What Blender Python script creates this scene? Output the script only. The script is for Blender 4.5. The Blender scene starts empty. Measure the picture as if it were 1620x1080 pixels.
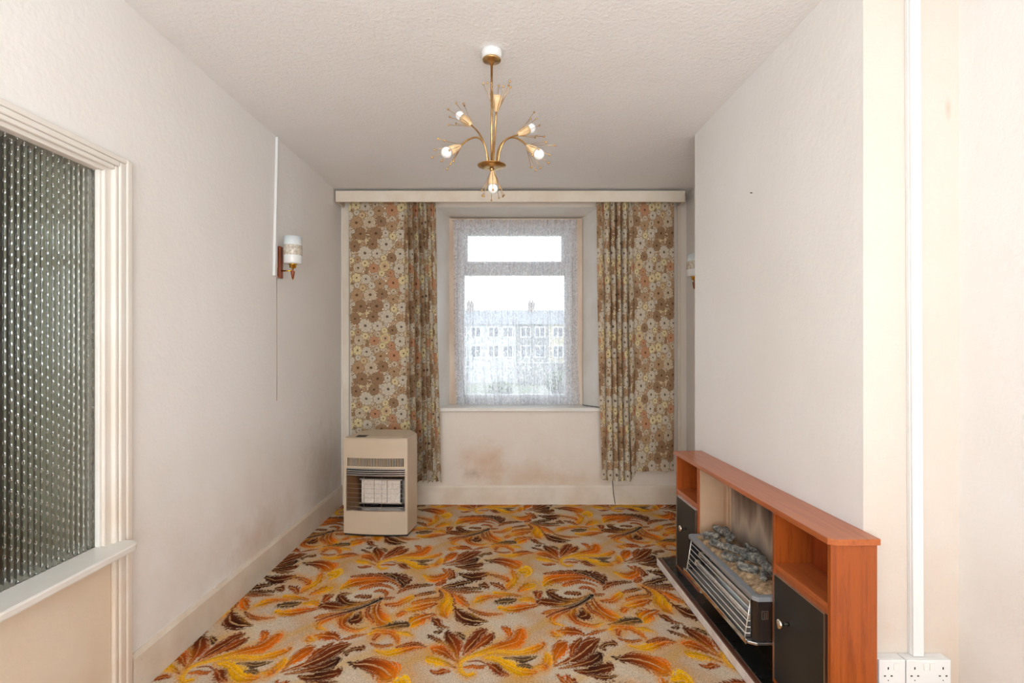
import bpy, bmesh, math, random
import numpy as np
from mathutils import Vector, Matrix, noise as mnoise

random.seed(7)
D = bpy.data
C = bpy.context.scene.collection
PI = math.pi
def srgb(r, g, b):
    f = lambda c: (c/255/12.92) if c/255 <= .04045 else ((c/255+.055)/1.055)**2.4
    return (f(r), f(g), f(b), 1.0)

# ------------------------------------------------------------------ camera
CAMH = 1.35; F = 850.0; HX, HY = 810.0, 550.0
cam = D.cameras.new('camera'); cam.sensor_width = 36; cam.lens = F/1620*36
cam.shift_y = 10/1620; cam.clip_start = .02; cam.clip_end = 500
co = D.objects.new('camera', cam); C.objects.link(co)
co.location = (0, 0, CAMH); co.rotation_euler = (PI/2, 0, 0)
bpy.context.scene.camera = co
def at(px, py, Y):                       # a real point in the room, Y metres from the camera
    s = F/Y
    return Vector(((px-HX)/s, Y, CAMH-(py-HY)/s))

# ------------------------------------------------------------------ world, lights, exposure
w = D.worlds.new('overcast'); bpy.context.scene.world = w; w.use_nodes = True
bg = w.node_tree.nodes['Background']; bg.inputs[0].default_value = (.86, .93, 1.0, 1); bg.inputs[1].default_value = 5.0
vs = bpy.context.scene.view_settings
bpy.context.scene.display_settings.display_device = 'sRGB'
vs.view_transform = 'Standard'; vs.look = 'None'; vs.gamma = 1; vs.use_curve_mapping = False
vs.exposure = 0.17
def area(name, loc, rot, sx, sy, power, col):
    l = D.lights.new(name, 'AREA'); l.shape = 'RECTANGLE'; l.size = sx; l.size_y = sy
    l.energy = power; l.color = col
    o = D.objects.new(name, l); C.objects.link(o); o.location = loc; o.rotation_euler = rot
    return o
# fill lamps added behind the camera; a portal at the window in view
area('rear_fill', (0.0, -4.42, 1.5), (PI/2, 0, 0), 2.5, 1.9, 31, (.92, .975, 1))
area('side_fill', (-1.44, -2.2, 1.5), (PI/2, 0, -PI/2), 1.8, 1.7, 20, (.93, .98, 1))
po = area('window_portal', (.04, 5.06, 1.7), (-PI/2, 0, 0), 1.25, 1.8, 1, (1, 1, 1)); po.data.cycles.is_portal = True
# upward fill lamp added behind the camera, bounced off the ceiling
area('bounce_fill', (0.0, -1.1, 1.0), (math.radians(158), 0, 0), 1.6, 1.6, 72, (.875, .955, 1))

# ------------------------------------------------------------------ materials
MATS = {}
class NT:
    def __init__(s, m): s.m = m; s.t = m.node_tree; s.n = s.t.nodes; s.l = s.t.links
    def new(s, typ, **k):
        n = s.n.new(typ)
        for a, v in k.items(): setattr(n, a, v)
        return n
    def link(s, a, b): s.l.new(a, b)
    def coord(s, scale=(1, 1, 1), loc=(0, 0, 0), kind='Object'):
        tc = s.new('ShaderNodeTexCoord'); mp = s.new('ShaderNodeMapping')
        mp.inputs['Scale'].default_value = scale; mp.inputs['Location'].default_value = loc
        s.link(tc.outputs[kind], mp.inputs['Vector']); return mp.outputs[0]
    def noise(s, vec, scale, detail=3, rough=.55, dist=0):
        n = s.new('ShaderNodeTexNoise'); n.inputs['Scale'].default_value = scale
        n.inputs['Detail'].default_value = detail; n.inputs['Roughness'].default_value = rough
        n.inputs['Distortion'].default_value = dist
        s.link(vec, n.inputs['Vector']); return n.outputs['Fac']
    def ramp(s, fac, stops):
        r = s.new('ShaderNodeValToRGB'); e = r.color_ramp.elements
        while len(e) < len(stops): e.new(.5)
        for q, (p, c) in zip(e, stops): q.position = p; q.color = c
        s.link(fac, r.inputs[0]); return r.outputs[0]
    def math(s, op, a, b=None, clamp=False):
        n = s.new('ShaderNodeMath', operation=op); n.use_clamp = clamp
        for i, v in enumerate((a, b)):
            if v is None: continue
            if isinstance(v, (int, float)): n.inputs[i].default_value = v
            else: s.link(v, n.inputs[i])
        return n.outputs[0]
    def mix(s, fac, a, b, mode='MIX'):
        n = s.new('ShaderNodeMix', data_type='RGBA', blend_type=mode)
        for i, v in ((0, fac), (6, a), (7, b)):
            if isinstance(v, (int, float)): n.inputs[i].default_value = v
            elif isinstance(v, tuple): n.inputs[i].default_value = v
            else: s.link(v, n.inputs[i])
        return n.outputs[2]
    def bump(s, h, strength=.3, dist=.01, prev=None):
        n = s.new('ShaderNodeBump'); n.inputs['Strength'].default_value = strength
        n.inputs['Distance'].default_value = dist; s.link(h, n.inputs['Height'])
        if prev: s.link(prev, n.inputs['Normal'])
        return n.outputs[0]
def mat(name, col, rough=.6, metal=0, **k):
    m = D.materials.new(name); m.use_nodes = True; MATS[name] = m
    t = NT(m); t.p = t.n['Principled BSDF']
    t.p.inputs['Base Color'].default_value = col; t.p.inputs['Roughness'].default_value = rough
    t.p.inputs['Metallic'].default_value = metal
    for a, v in k.items(): t.p.inputs[a.replace('_', ' ')].default_value = v
    return t
def vary(t, col1, col2, scale=8, sc=(1, 1, 1), detail=4, bump=0, bscale=60, bdist=.002, lo=.35, hi=.65):
    v = t.coord(sc)
    c = t.ramp(t.noise(v, scale, detail), [(lo, col1), (hi, col2)])
    t.link(c, t.p.inputs['Base Color'])
    if bump: t.link(t.bump(t.noise(t.coord(), bscale, 4), bump, bdist), t.p.inputs['Normal'])
    return c

def wall_mat(name, c1, c2, dirt, dirt_top=.9, dirt_amt=.6, bscale=70, stain=None, bstr=.22):
    t = mat(name, c1, .78)
    v = t.coord()
    base = t.ramp(t.noise(v, 1.3, 4), [(.3, c1), (.72, c2)])
    sep = t.new('ShaderNodeSeparateXYZ'); t.link(v, sep.inputs[0])
    g = t.math('SUBTRACT', 1, t.math('DIVIDE', sep.outputs[2], dirt_top), clamp=True)
    n = t.ramp(t.noise(v, 2.6, 5, .6), [(.3, (0, 0, 0, 1)), (.7, (1, 1, 1, 1))])
    f = t.math('MULTIPLY', t.math('MULTIPLY', g, n), dirt_amt, clamp=True)
    c = t.mix(f, base, dirt)
    if stain:                                   # old damp marks above the skirting
        for (x, y, z, r, sz, col, amt) in stain:
            mp = t.coord((1, 1, sz), (-x, -y, -z*sz))
            ln = t.new('ShaderNodeVectorMath', operation='LENGTH'); t.link(mp, ln.inputs[0])
            d = t.math('ADD', ln.outputs['Value'], t.math('MULTIPLY', t.math('SUBTRACT', t.noise(v, 9, 5, .65), .5), r*1.6))
            k = t.math('MULTIPLY', t.math('SUBTRACT', 1, t.math('DIVIDE', d, r), clamp=True), amt, clamp=True)
            c = t.mix(k, c, col)
    t.link(c, t.p.inputs['Base Color'])
    b1 = t.noise(v, bscale, 3, .6)
    vo = t.new('ShaderNodeTexVoronoi', feature='SMOOTH_F1'); vo.inputs['Scale'].default_value = bscale*.55
    t.link(v, vo.inputs['Vector'])
    h = t.math('ADD', b1, t.math('MULTIPLY', vo.outputs[0], .6))
    t.link(t.bump(h, bstr, .006, t.bump(t.noise(v, 3.5, 3), .25, .02)), t.p.inputs['Normal'])
    return t
WH1, WH2 = srgb(243, 241, 238), srgb(239, 235, 230)
DIRT = srgb(196, 168, 138)
wall_mat('wall_paper', WH1, WH2, DIRT, .9, .35)
wall_mat('back_wall_paper', srgb(238, 229, 219), srgb(232, 221, 208), srgb(200, 170, 135), .75, .5, stain=[
    (-.24, 4.64, .36, .26, 1.2, srgb(208, 164, 120), .55), (.20, 4.64, .24, .45, 3.0, srgb(210, 176, 138), .5),
    (-.33, 4.64, .27, .10, 1.5, srgb(140, 112, 86), .4), (.55, 4.64, .22, .3, 3.0, srgb(212, 182, 148), .4)])
wall_mat('left_wall_paper', srgb(243, 240, 237), srgb(239, 234, 229), DIRT, .9, .45, stain=[
    (-1.46, 3.1, .22, .35, 1.6, srgb(206, 176, 146), .5), (-1.46, 4.2, .35, .5, 1, srgb(190, 160, 130), .35)])
wall_mat('near_side_lit_paper', srgb(216, 206, 197), srgb(210, 198, 186), srgb(206, 176, 144), 1.1, .5, bscale=45, bstr=.45, stain=[(1.469, 1.81, 2.155, .014, .3, srgb(186, 160, 138), .6)])  # warmer tone of the near side is partly light put into the colour
wall_mat('aged_gloss', srgb(234, 230, 224), srgb(228, 221, 211), srgb(214, 182, 146), 1.7, .9, 30, bstr=.1)
wall_mat('panel_plaster', srgb(236, 222, 202), srgb(230, 210, 186), srgb(208, 176, 142), .7, .5, 30)
wall_mat('ceiling_paper', srgb(243, 242, 241), srgb(240, 238, 236), DIRT, .01, 0, bscale=95, bstr=.55)
t = mat('cream_paint', srgb(226, 212, 190), .42)
vary(t, srgb(233, 223, 207), srgb(224, 209, 189), 5, bump=.12, bscale=30, bdist=.004)
t = mat('skirting_paint', srgb(222, 205, 182), .45)
c = vary(t, srgb(231, 219, 203), srgb(219, 203, 183), 6, bump=.25, bscale=25, bdist=.006)
spk = t.ramp(t.noise(t.coord((1, 1, 3)), 38, 4, .7), [(.66, (0, 0, 0, 1)), (.74, (1, 1, 1, 1))])
t.link(t.mix(t.math('MULTIPLY', spk, .55), c, srgb(150, 108, 74)), t.p.inputs['Base Color'])
t = mat('white_gloss', srgb(233, 230, 224), .3); vary(t, srgb(235, 232, 226), srgb(226, 220, 210), 4, bump=.06, bscale=40)
t = mat('upvc', srgb(222, 224, 226), .3)
t = mat('window_timber', srgb(216, 196, 176), .5); vary(t, srgb(222, 204, 184), srgb(196, 172, 150), 6, sc=(1, 1, .3), bump=.2, bscale=40)
t = mat('white_plastic', srgb(232, 232, 230), .32)
t = mat('switch_plastic', srgb(240, 238, 232), .25)
t = mat('dark_slot', srgb(30, 26, 24), .8)
t = mat('brass', srgb(206, 170, 112), .3, 1); vary(t, srgb(212, 178, 124), srgb(182, 142, 90), 30)
t = mat('bright_brass', srgb(214, 170, 70), .15, 1)
t = mat('cream_enamel', srgb(228, 196, 150), .4)
t = mat('bulb_glass', srgb(250, 250, 252), .12); t.p.inputs['Subsurface Weight'].default_value = .3
t = mat('teak', srgb(150, 72, 34), .4); vary(t, srgb(150, 76, 40), srgb(120, 54, 26), 6, sc=(20, 20, 2))

def wood(name, c1, c2, sc, rough=.32):
    t = mat(name, c1, rough)
    v = t.coord(sc)
    n = t.noise(v, 7, 5, .6, .6)
    n2 = t.noise(t.coord(tuple(q*3 for q in sc)), 22, 3, .6)
    f = t.math('ADD', t.math('MULTIPLY', n, .7), t.math('MULTIPLY', n2, .3))
    c = t.ramp(f, [(.32, c2), (.52, c1), (.72, tuple(min(1, q*1.12) for q in c1[:3])+(1,))])
    t.link(c, t.p.inputs['Base Color'])
    t.link(t.bump(n2, .05, .001), t.p.inputs['Normal'])
    t.p.inputs['Coat Weight'].default_value = .25; t.p.inputs['Coat Roughness'].default_value = .2
# grain running up, along and across the surround
wood('teak_upright', srgb(160, 78, 26), srgb(126, 54, 14), (9, 9, .55))
wood('teak_along', srgb(180, 98, 50), srgb(156, 76, 36), (9, .55, 9))
wood('teak_inner', srgb(154, 66, 20), srgb(122, 44, 10), (7, 7, .6))
wood('brown_strip', srgb(104, 62, 44), srgb(74, 42, 30), (9, .6, 9))
wood('fake_walnut', srgb(38, 27, 21), srgb(22, 16, 13), (9, 9, .8), .45)
t = mat('black_leatherette', srgb(38, 38, 36), .55); vary(t, srgb(40, 41, 38), srgb(30, 30, 28), 5, bump=.3, bscale=220, bdist=.001)
t = mat('silver_trim', srgb(205, 200, 190), .3, 1)
t = mat('knob_metal', srgb(222, 218, 210), .2, 1)
t = mat('hearth_tile', srgb(24, 25, 25), .18)
spk = t.ramp(t.noise(t.coord(), 90, 3, .7), [(.68, srgb(22, 24, 24)), (.78, srgb(120, 116, 108))]); t.link(spk, t.p.inputs['Base Color'])
t.link(t.ramp(t.noise(t.coord(), 6, 4), [(.3, (.12,)*3+(1,)), (.7, (.4,)*3+(1,))]), t.p.inputs['Roughness'])
t = mat('hearth_side', srgb(196, 178, 164), .6); vary(t, srgb(244, 236, 230), srgb(226, 212, 202), 18, bump=.2, bscale=60)
t = mat('grey_enamel', srgb(152, 158, 164), .35, .3)
t = mat('chrome', srgb(215, 218, 220), .12, 1)
t = mat('satin_reflector', srgb(200, 202, 204), .42, 1)
t = mat('guard_steel', srgb(226, 224, 218), .42, .6)
t = mat('brushed_steel', srgb(190, 192, 194), .28, 1)
t = mat('soot_black', srgb(16, 15, 14), .7)
t = mat('element_clay', srgb(206, 190, 170), .8); vary(t, srgb(212, 198, 180), srgb(180, 158, 134), 40)
t = mat('coal_bed', srgb(170, 146, 116), .95)
c = vary(t, srgb(192, 164, 128), srgb(126, 100, 74), 34, bump=.9, bscale=75, bdist=.012)
t = mat('log_grey', srgb(120, 122, 120), .9)
t.link(t.ramp(t.noise(t.coord(), 46, 5, .7), [(.34, srgb(44, 46, 48)), (.52, srgb(120, 118, 112)), (.68, srgb(186, 176, 158))]), t.p.inputs['Base Color'])
t.link(t.bump(t.noise(t.coord(), 70, 4), .8, .008), t.p.inputs['Normal'])
t = mat('beige_fire_panel', srgb(200, 168, 138), .5); vary(t, srgb(204, 172, 142), srgb(188, 154, 124), 3)
# heat-scorched back panel: the smoke marks belong to it
t = mat('scorched_panel', srgb(176, 158, 140), .6)
v = t.coord((1, 3.2, .55)); sep = t.new('ShaderNodeSeparateXYZ'); t.link(t.coord(), sep.inputs[0])
h = t.math('MULTIPLY', t.math('SUBTRACT', sep.outputs[2], .36), 2.9, clamp=True)
n = t.noise(v, 3.4, 4, .5)
f = t.math('ADD', t.math('MULTIPLY', h, .8), t.math('MULTIPLY', t.math('SUBTRACT', n, .5), 1.1))
t.link(t.ramp(f, [(.0, srgb(150, 136, 124)), (.3, srgb(186, 166, 146)), (.52, srgb(128, 108, 94)), (.82, srgb(44, 36, 32))]), t.p.inputs['Base Color'])
t = mat('heater_casing', srgb(196, 172, 142), .42); vary(t, srgb(206, 187, 162), srgb(198, 179, 154), 4, bump=.05, bscale=200)
t = mat('ceramic_plaque', srgb(228, 218, 206), .85); vary(t, srgb(232, 224, 214), srgb(214, 200, 186), 60, bump=.6, bscale=300, bdist=.002)
t = mat('radiant_reflector', srgb(150, 122, 96), .32, .9)
t = mat('black_cable', srgb(28, 28, 30), .5)
t = mat('slate', srgb(120, 124, 130), .7); vary(t, srgb(84, 88, 96), srgb(108, 110, 118), 4, sc=(1, 1, 6))
t = mat('white_render', srgb(214, 214, 210), .8); vary(t, srgb(176, 178, 180), srgb(160, 163, 166), 1.5)
t = mat('stone_wall', srgb(140, 140, 138), .85)
br = t.new('ShaderNodeTexBrick'); t.link(t.coord((1, 1, 1)), br.inputs['Vector']); br.inputs['Scale'].default_value = 2
br.inputs['Color1'].default_value = srgb(118, 116, 114); br.inputs['Color2'].default_value = srgb(88, 90, 96); br.inputs['Mortar'].default_value = srgb(140, 138, 134)
mp = t.new('ShaderNodeMapping'); mp.inputs['Rotation'].default_value = (PI/2, 0, 0); t.link(t.coord(), mp.inputs[0]); t.link(mp.outputs[0], br.inputs['Vector'])
t.link(br.outputs[0], t.p.inputs['Base Color'])
t = mat('cream_render', srgb(216, 204, 176), .8); vary(t, srgb(172, 164, 144), srgb(160, 152, 132), 1.5)
t = mat('brick_chimney', srgb(112, 98, 92), .85)
t = mat('dark_pane', srgb(60, 66, 78), .1)
t = mat('garden_ground', srgb(120, 128, 96), .95); vary(t, srgb(92, 100, 80), srgb(122, 120, 108), .25)
t = mat('hedge_leaf', srgb(70, 88, 58), .9); vary(t, srgb(50, 62, 44), srgb(78, 90, 66), 3, bump=1, bscale=4, bdist=.2)
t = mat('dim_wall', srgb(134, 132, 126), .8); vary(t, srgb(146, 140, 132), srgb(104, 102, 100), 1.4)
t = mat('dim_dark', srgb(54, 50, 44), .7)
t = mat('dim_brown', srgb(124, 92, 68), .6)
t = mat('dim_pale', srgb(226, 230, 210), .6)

# window pane: clear, faintly reflecting
m = D.materials.new('clear_pane'); m.use_nodes = True; MATS['clear_pane'] = m; t = NT(m)
for n in list(t.n): t.n.remove(n)
o = t.new('ShaderNodeOutputMaterial'); mx = t.new('ShaderNodeMixShader'); tr = t.new('ShaderNodeBsdfTransparent'); gl = t.new('ShaderNodeBsdfGlossy')
gl.inputs['Roughness'].default_value = .03; fr = t.new('ShaderNodeFresnel'); fr.inputs[0].default_value = 1.45
tr.inputs[0].default_value = (.95, .97, .97, 1)
t.link(fr.outputs[0], mx.inputs[0]); t.link(tr.outputs[0], mx.inputs[1]); t.link(gl.outputs[0], mx.inputs[2]); t.link(mx.outputs[0], o.inputs[0])

# reeded, pimpled obscure glass
t = mat('reeded_glass', srgb(222, 224, 218), .05); t.p.inputs['Transmission Weight'].default_value = 1; t.p.inputs['IOR'].default_value = 1.45
v = t.coord()
sep = t.new('ShaderNodeSeparateXYZ'); t.link(v, sep.inputs[0])
P = .021                                       # dots sit between the reeds, staggered
yy = t.math('DIVIDE', sep.outputs[1], P)
row = t.math('FLOOR', t.math('ADD', yy, .5))
zz = t.math('ADD', t.math('DIVIDE', sep.outputs[2], .034), t.math('MULTIPLY', row, .37))
fy = t.math('SUBTRACT', t.math('FRACT', t.math('ADD', yy, .5)), .5); fz = t.math('SUBTRACT', t.math('FRACT', zz), .5)
d2 = t.math('ADD', t.math('POWER', t.math('MULTIPLY', fy, 4.8), 2), t.math('POWER', t.math('MULTIPLY', fz, 4.4), 2))
dot = t.math('SUBTRACT', 1, d2, clamp=True)
t.link(t.bump(t.math('SUBTRACT', 0, dot), .8, .004), t.p.inputs['Normal'])

# lace: threads are opaque white cotton, the holes are open
m = D.materials.new('lace'); m.use_nodes = True; MATS['lace'] = m; t = NT(m)
for n in list(t.n): t.n.remove(n)
o = t.new('ShaderNodeOutputMaterial'); mx = t.new('ShaderNodeMixShader'); tr = t.new('ShaderNodeBsdfTransparent')
df = t.new('ShaderNodeBsdfDiffuse'); tl = t.new('ShaderNodeBsdfTranslucent'); m2 = t.new('ShaderNodeMixShader'); m2.inputs[0].default_value = .42
for q in (df, tl): q.inputs[0].default_value = srgb(238, 238, 242)
t.link(df.outputs[0], m2.inputs[1]); t.link(tl.outputs[0], m2.inputs[2])
uv = t.new('ShaderNodeUVMap'); uv.uv_map = 'UVMap'
mp = t.new('ShaderNodeMapping'); t.link(uv.outputs[0], mp.inputs[0]); mp.inputs['Scale'].default_value = (1, .45, 1)
vo = t.new('ShaderNodeTexVoronoi', feature='F1'); vo.inputs['Scale'].default_value = 26; t.link(mp.outputs[0], vo.inputs['Vector'])
rings = t.math('SINE', t.math('MULTIPLY', vo.outputs[0], 16))
nz = t.noise(mp.outputs[0], 42, 4, .7, 2.5)
sp = t.new('ShaderNodeSeparateXYZ'); t.link(uv.outputs[0], sp.inputs[0])
cmb = t.new('ShaderNodeCombineXYZ'); t.link(sp.outputs[0], cmb.inputs[0])
colm = t.math('MULTIPLY', t.math('SUBTRACT', t.noise(cmb.outputs[0], 9, 3, .6), .5), .5)     # gathered columns lie double
low_ = t.math('MULTIPLY', t.math('SUBTRACT', .9, sp.outputs[1], clamp=True), .12)
base = t.ramp(t.math('ADD', t.math('ADD', t.math('MULTIPLY', rings, .10), nz), t.math('ADD', colm, low_)), [(.42, (.26,)*3+(1,)), (.64, (.86,)*3+(1,))])
top = t.math('GREATER_THAN', sp.outputs[1], 1.60); bot = t.math('LESS_THAN', sp.outputs[1], .13)
sid = t.math('GREATER_THAN', t.math('ABSOLUTE', t.math('SUBTRACT', sp.outputs[0], .62)), .575)
edge = t.math('MAXIMUM', t.math('MAXIMUM', top, bot), sid)
dense = t.ramp(t.noise(mp.outputs[0], 60, 3, .7, 3), [(.42, (.45,)*3+(1,)), (.55, (.9,)*3+(1,))])
fac = t.mix(edge, base, dense)
t.link(fac, mx.inputs[0]); t.link(tr.outputs[0], mx.inputs[1]); t.link(m2.outputs[0], mx.inputs[2]); t.link(mx.outputs[0], o.inputs[0])

# carpet and curtain cloth take their print from a colour attribute woven below
t = mat('carpet_pile', srgb(200, 170, 130), .96)
at_ = t.new('ShaderNodeAttribute'); at_.attribute_name = 'weave'
n = t.noise(t.coord(), 170, 2, .7)
c = t.mix(1.0, at_.outputs[0], t.ramp(n, [(.3, (.72,)*3+(1,)), (.7, (1.28,)*3+(1,))]), 'MULTIPLY')
t.link(c, t.p.inputs['Base Color']); t.p.inputs['Specular IOR Level'].default_value = .08
t.link(t.bump(t.noise(t.coord(), 260, 3, .7), .7, .006), t.p.inputs['Normal'])
m = D.materials.new('curtain_cloth'); m.use_nodes = True; MATS['curtain_cloth'] = m; t = NT(m)
for n in list(t.n): t.n.remove(n)
o = t.new('ShaderNodeOutputMaterial'); at_ = t.new('ShaderNodeAttribute'); at_.attribute_name = 'print'
df = t.new('ShaderNodeBsdfDiffuse'); tl = t.new('ShaderNodeBsdfTranslucent'); mx = t.new('ShaderNodeMixShader'); mx.inputs[0].default_value = .12
b = t.bump(t.noise(t.coord(), 500, 2), .3, .001)
for q in (df, tl): t.link(at_.outputs[0], q.inputs[0])
t.link(b, df.inputs['Normal']); t.link(df.outputs[0], mx.inputs[1]); t.link(tl.outputs[0], mx.inputs[2]); t.link(mx.outputs[0], o.inputs[0])

# frosted shade glass with a patterned band
t = mat('opal_glass', srgb(232, 234, 234), .25); t.p.inputs['Subsurface Weight'].default_value = .2
t = mat('band_glass', srgb(206, 194, 176), .2); vary(t, srgb(216, 210, 198), srgb(186, 172, 152), 60, lo=.40, hi=.60, bump=.5, bscale=90)

# ------------------------------------------------------------------ mesh helpers
class MB:
    def __init__(s): s.v = []; s.f = []; s.sm = []
    def add(s, vs, fs, smooth=False):
        o = len(s.v); s.v += [tuple(p) for p in vs]; s.f += [tuple(i+o for i in f) for f in fs]; s.sm += [smooth]*len(fs); return s
    def box(s, x0, x1, y0, y1, z0, z1):
        return s.add([(x, y, z) for z in (z0, z1) for y in (y0, y1) for x in (x0, x1)],
                     [(0, 2, 3, 1), (4, 5, 7, 6), (0, 1, 5, 4), (2, 6, 7, 3), (0, 4, 6, 2), (1, 3, 7, 5)])
    def prism(s, poly, z0, z1, axis='z'):
        n = len(poly)
        def P(a, b, c): return {'z': (a, b, c), 'y': (a, c, b), 'x': (c, a, b)}[axis]
        vs = [P(a, b, z0) for a, b in poly]+[P(a, b, z1) for a, b in poly]
        fs = [tuple(range(n))[::-1], tuple(range(n, 2*n))]+[(i, (i+1) % n, n+(i+1) % n, n+i) for i in range(n)]
        return s.add(vs, fs)
    def tube(s, pts, r, n=8, caps=True):
        pts = [Vector(p) for p in pts]; m = len(pts)
        rs = r if isinstance(r, (list, tuple)) else [r]*m
        vs = []; up = None
        for i, p in enumerate(pts):
            d = (pts[min(i+1, m-1)]-pts[max(i-1, 0)]).normalized()
            if up is None: up = Vector((0, 0, 1)) if abs(d.z) < .9 else Vector((1, 0, 0))
            a = d.cross(up).normalized(); b = a.cross(d).normalized(); up = b
            for k in range(n):
                q = 2*PI*k/n; vs.append(p+rs[i]*(math.cos(q)*a+math.sin(q)*b))
        fs = [(i*n+k, i*n+(k+1) % n, (i+1)*n+(k+1) % n, (i+1)*n+k) for i in range(m-1) for k in range(n)]
        s.add(vs, fs, True)
        if caps: o = len(s.v)-len(vs); s.f += [tuple(o+k for k in range(n))[::-1], tuple(o+(m-1)*n+k for k in range(n))]; s.sm += [False]*2
        return s
    def lathe(s, prof, p0, axis=(0, 0, 1), n=24):
        p0 = Vector(p0); q = Vector((0, 0, 1)).rotation_difference(Vector(axis).normalized())
        vs = [p0+q@Vector((r*math.cos(2*PI*k/n), r*math.sin(2*PI*k/n), z)) for r, z in prof for k in range(n)]
        fs = [(i*n+k, i*n+(k+1) % n, (i+1)*n+(k+1) % n, (i+1)*n+k) for i in range(len(prof)-1) for k in range(n)]
        return s.add(vs, fs, True)
    def ball(s, c, r, n=10, m=6):
        return s.lathe([(max(r*math.sin(PI*i/m), 1e-5), -r*math.cos(PI*i/m)) for i in range(m+1)], c, n=n)
    def build(s, name, m, parent=None, bevel=0, loc=None, **tags):
        me = D.meshes.new(name); me.from_pydata(s.v, [], s.f); me.update()
        bm = bmesh.new(); bm.from_mesh(me); bmesh.ops.recalc_face_normals(bm, faces=bm.faces); bm.to_mesh(me); bm.free()
        me.polygons.foreach_set('use_smooth', s.sm[:len(me.polygons)])
        me.materials.append(MATS[m])
        o = D.objects.new(name, me); C.objects.link(o)
        if parent: o.parent = parent
        if loc: o.location = loc
        if bevel:
            b = o.modifiers.new('bevel', 'BEVEL'); b.width = bevel; b.segments = 2; b.limit_method = 'ANGLE'
        for a, v in tags.items(): o[a] = v
        return o
def B(*a): return MB().box(*a)
def tag(o, label, cat, group=None):
    o['label'] = label; o['category'] = cat
    if group: o['group'] = group
    return o
def thing(name, label, cat, loc=(0, 0, 0), rz=0, group=None):
    o = D.objects.new(name, None); C.objects.link(o); o.location = loc; o.rotation_euler = (0, 0, rz); o.empty_display_size = .1
    return tag(o, label, cat, group)
def struct(mb, name, m, label, parent=None, bevel=0):
    o = mb.build(name, m, parent, bevel)
    if not parent: o['kind'] = 'structure'; o['label'] = label
    return o

# ------------------------------------------------------------------ room shell
XL, XR, YB, YF, H = -1.475, 1.505, 4.64, -4.45, 2.667
struct(B(XL-.3, XR+.3, YF-.2, YB+.3, -.25, -.006), 'floor', 'dim_brown', 'boarded floor under the fitted carpet')
struct(B(XL-.3, XR+.3, YF-.2, YB+.3, H, H+.15), 'ceiling', 'ceiling_paper', 'off-white ceiling in embossed textured paper')
# left wall, with the glazed opening and the panel under it
OY0, OY1, OZ0, OZ1 = .55, 2.0, .60, 2.01
mb = MB(); mb.box(XL-.12, XL, YF, OY0, 0, H).box(XL-.12, XL, OY1, YB+.3, 0, H).box(XL-.12, XL, OY0, OY1, OZ1, H)
struct(mb, 'wall_left', 'left_wall_paper', 'long off-white papered wall on the left with the glazed opening')
struct(B(XL-.10, XL-.004, OY0, OY1, 0, OZ0), 'trim_1', 'panel_plaster', 'beige plastered infill panel under the glazed opening')
# back wall with splayed window reveal
wx0, wx1, wz0, wz1 = -.645, .745, .835, 2.565          # at the room side
fx0, fx1, fz1 = -.55, .625, 2.535; YW = 4.92           # at the frame
mb = MB()
mb.box(XL-.2, wx0, YB, YB+.45, 0, H).box(wx1, XR+.2, YB, YB+.45, 0, H).box(wx0, wx1, YB, YB+.45, wz1, H).box(wx0, wx1, YB, YB+.45, 0, wz0-.03)
struct(mb, 'wall_back', 'back_wall_paper', 'stained cream wall around and below the window')
mb = MB()
mb.prism([(wx0-.01, YB+.001), (wx0, YB+.001), (fx0, YW+.05), (fx0, YB+.44), (wx0-.01, YB+.44)], wz0-.02, wz1)
mb.prism([(wx1+.01, YB+.001), (wx1, YB+.001), (fx1, YW+.05), (fx1, YB+.44), (wx1+.01, YB+.44)], wz0-.02, wz1)
mb.prism([(YB+.001, wz1+.01), (YB+.001, wz1), (YW+.05, fz1), (YB+.44, fz1), (YB+.44, wz1+.01)], wx0, wx1, 'x')
struct(mb, 'trim_2', 'white_gloss', 'white splayed reveal lining around the window')
struct(B(XR, XR+.2, YF, YB+.3, 0, H), 'wall_right', 'wall_paper', 'off-white textured wall on the far right')
mb = MB().prism([(1.183, 1.81), (XR+.01, 1.81), (XR+.01, 3.32), (1.130, 3.32)], 0, H)
cb = struct(mb, 'wall_chimney', 'wall_paper', 'off-white papered chimney breast with near side tinted partly for the light')
cb.data.materials.append(MATS['near_side_lit_paper'])
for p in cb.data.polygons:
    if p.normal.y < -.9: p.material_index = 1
# wall behind the camera with an unseen opening added for the rear light
mb = MB().box(XL-.2, -1.3, YF-.15, YF, 0, H).box(1.3, XR+.2, YF-.15, YF, 0, H).box(-1.3, 1.3, YF-.15, YF, 0, .55).box(-1.3, 1.3, YF-.15, YF, 2.55, H)
struct(mb, 'wall_front', 'wall_paper', 'off-white wall behind the camera')
# skirtings
def skirt(name, x0, y0, x1, y1, nx, ny, label, z=.165):
    d = .018
    mb = MB().add([(x0, y0, 0), (x1, y1, 0), (x1+nx*d, y1+ny*d, 0), (x0+nx*d, y0+ny*d, 0),
                   (x0, y0, z), (x1, y1, z), (x1+nx*d*.6, y1+ny*d*.6, z), (x0+nx*d*.6, y0+ny*d*.6, z),
                   (x0+nx*d, y0+ny*d, z-.018), (x1+nx*d, y1+ny*d, z-.018)],
                  [(0, 3, 2, 1), (4, 5, 6, 7), (3, 8, 9, 2), (8, 7, 6, 9), (0, 4, 7, 8, 3), (1, 2, 9, 6, 5), (0, 1, 5, 4)])
    return struct(mb, name, 'skirting_paint', label)
skirt('baseboard_left', XL, 2.07, XL, YB, 1, 0, 'cream skirting board with chipped paint along the left wall')
skirt('baseboard_back', XL, YB, XR, YB, 0, -1, 'cream skirting board under the window')
skirt('baseboard_right', XR, YB, XR, 3.32, -1, 0, 'cream skirting board in the alcove right of the window')
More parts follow.
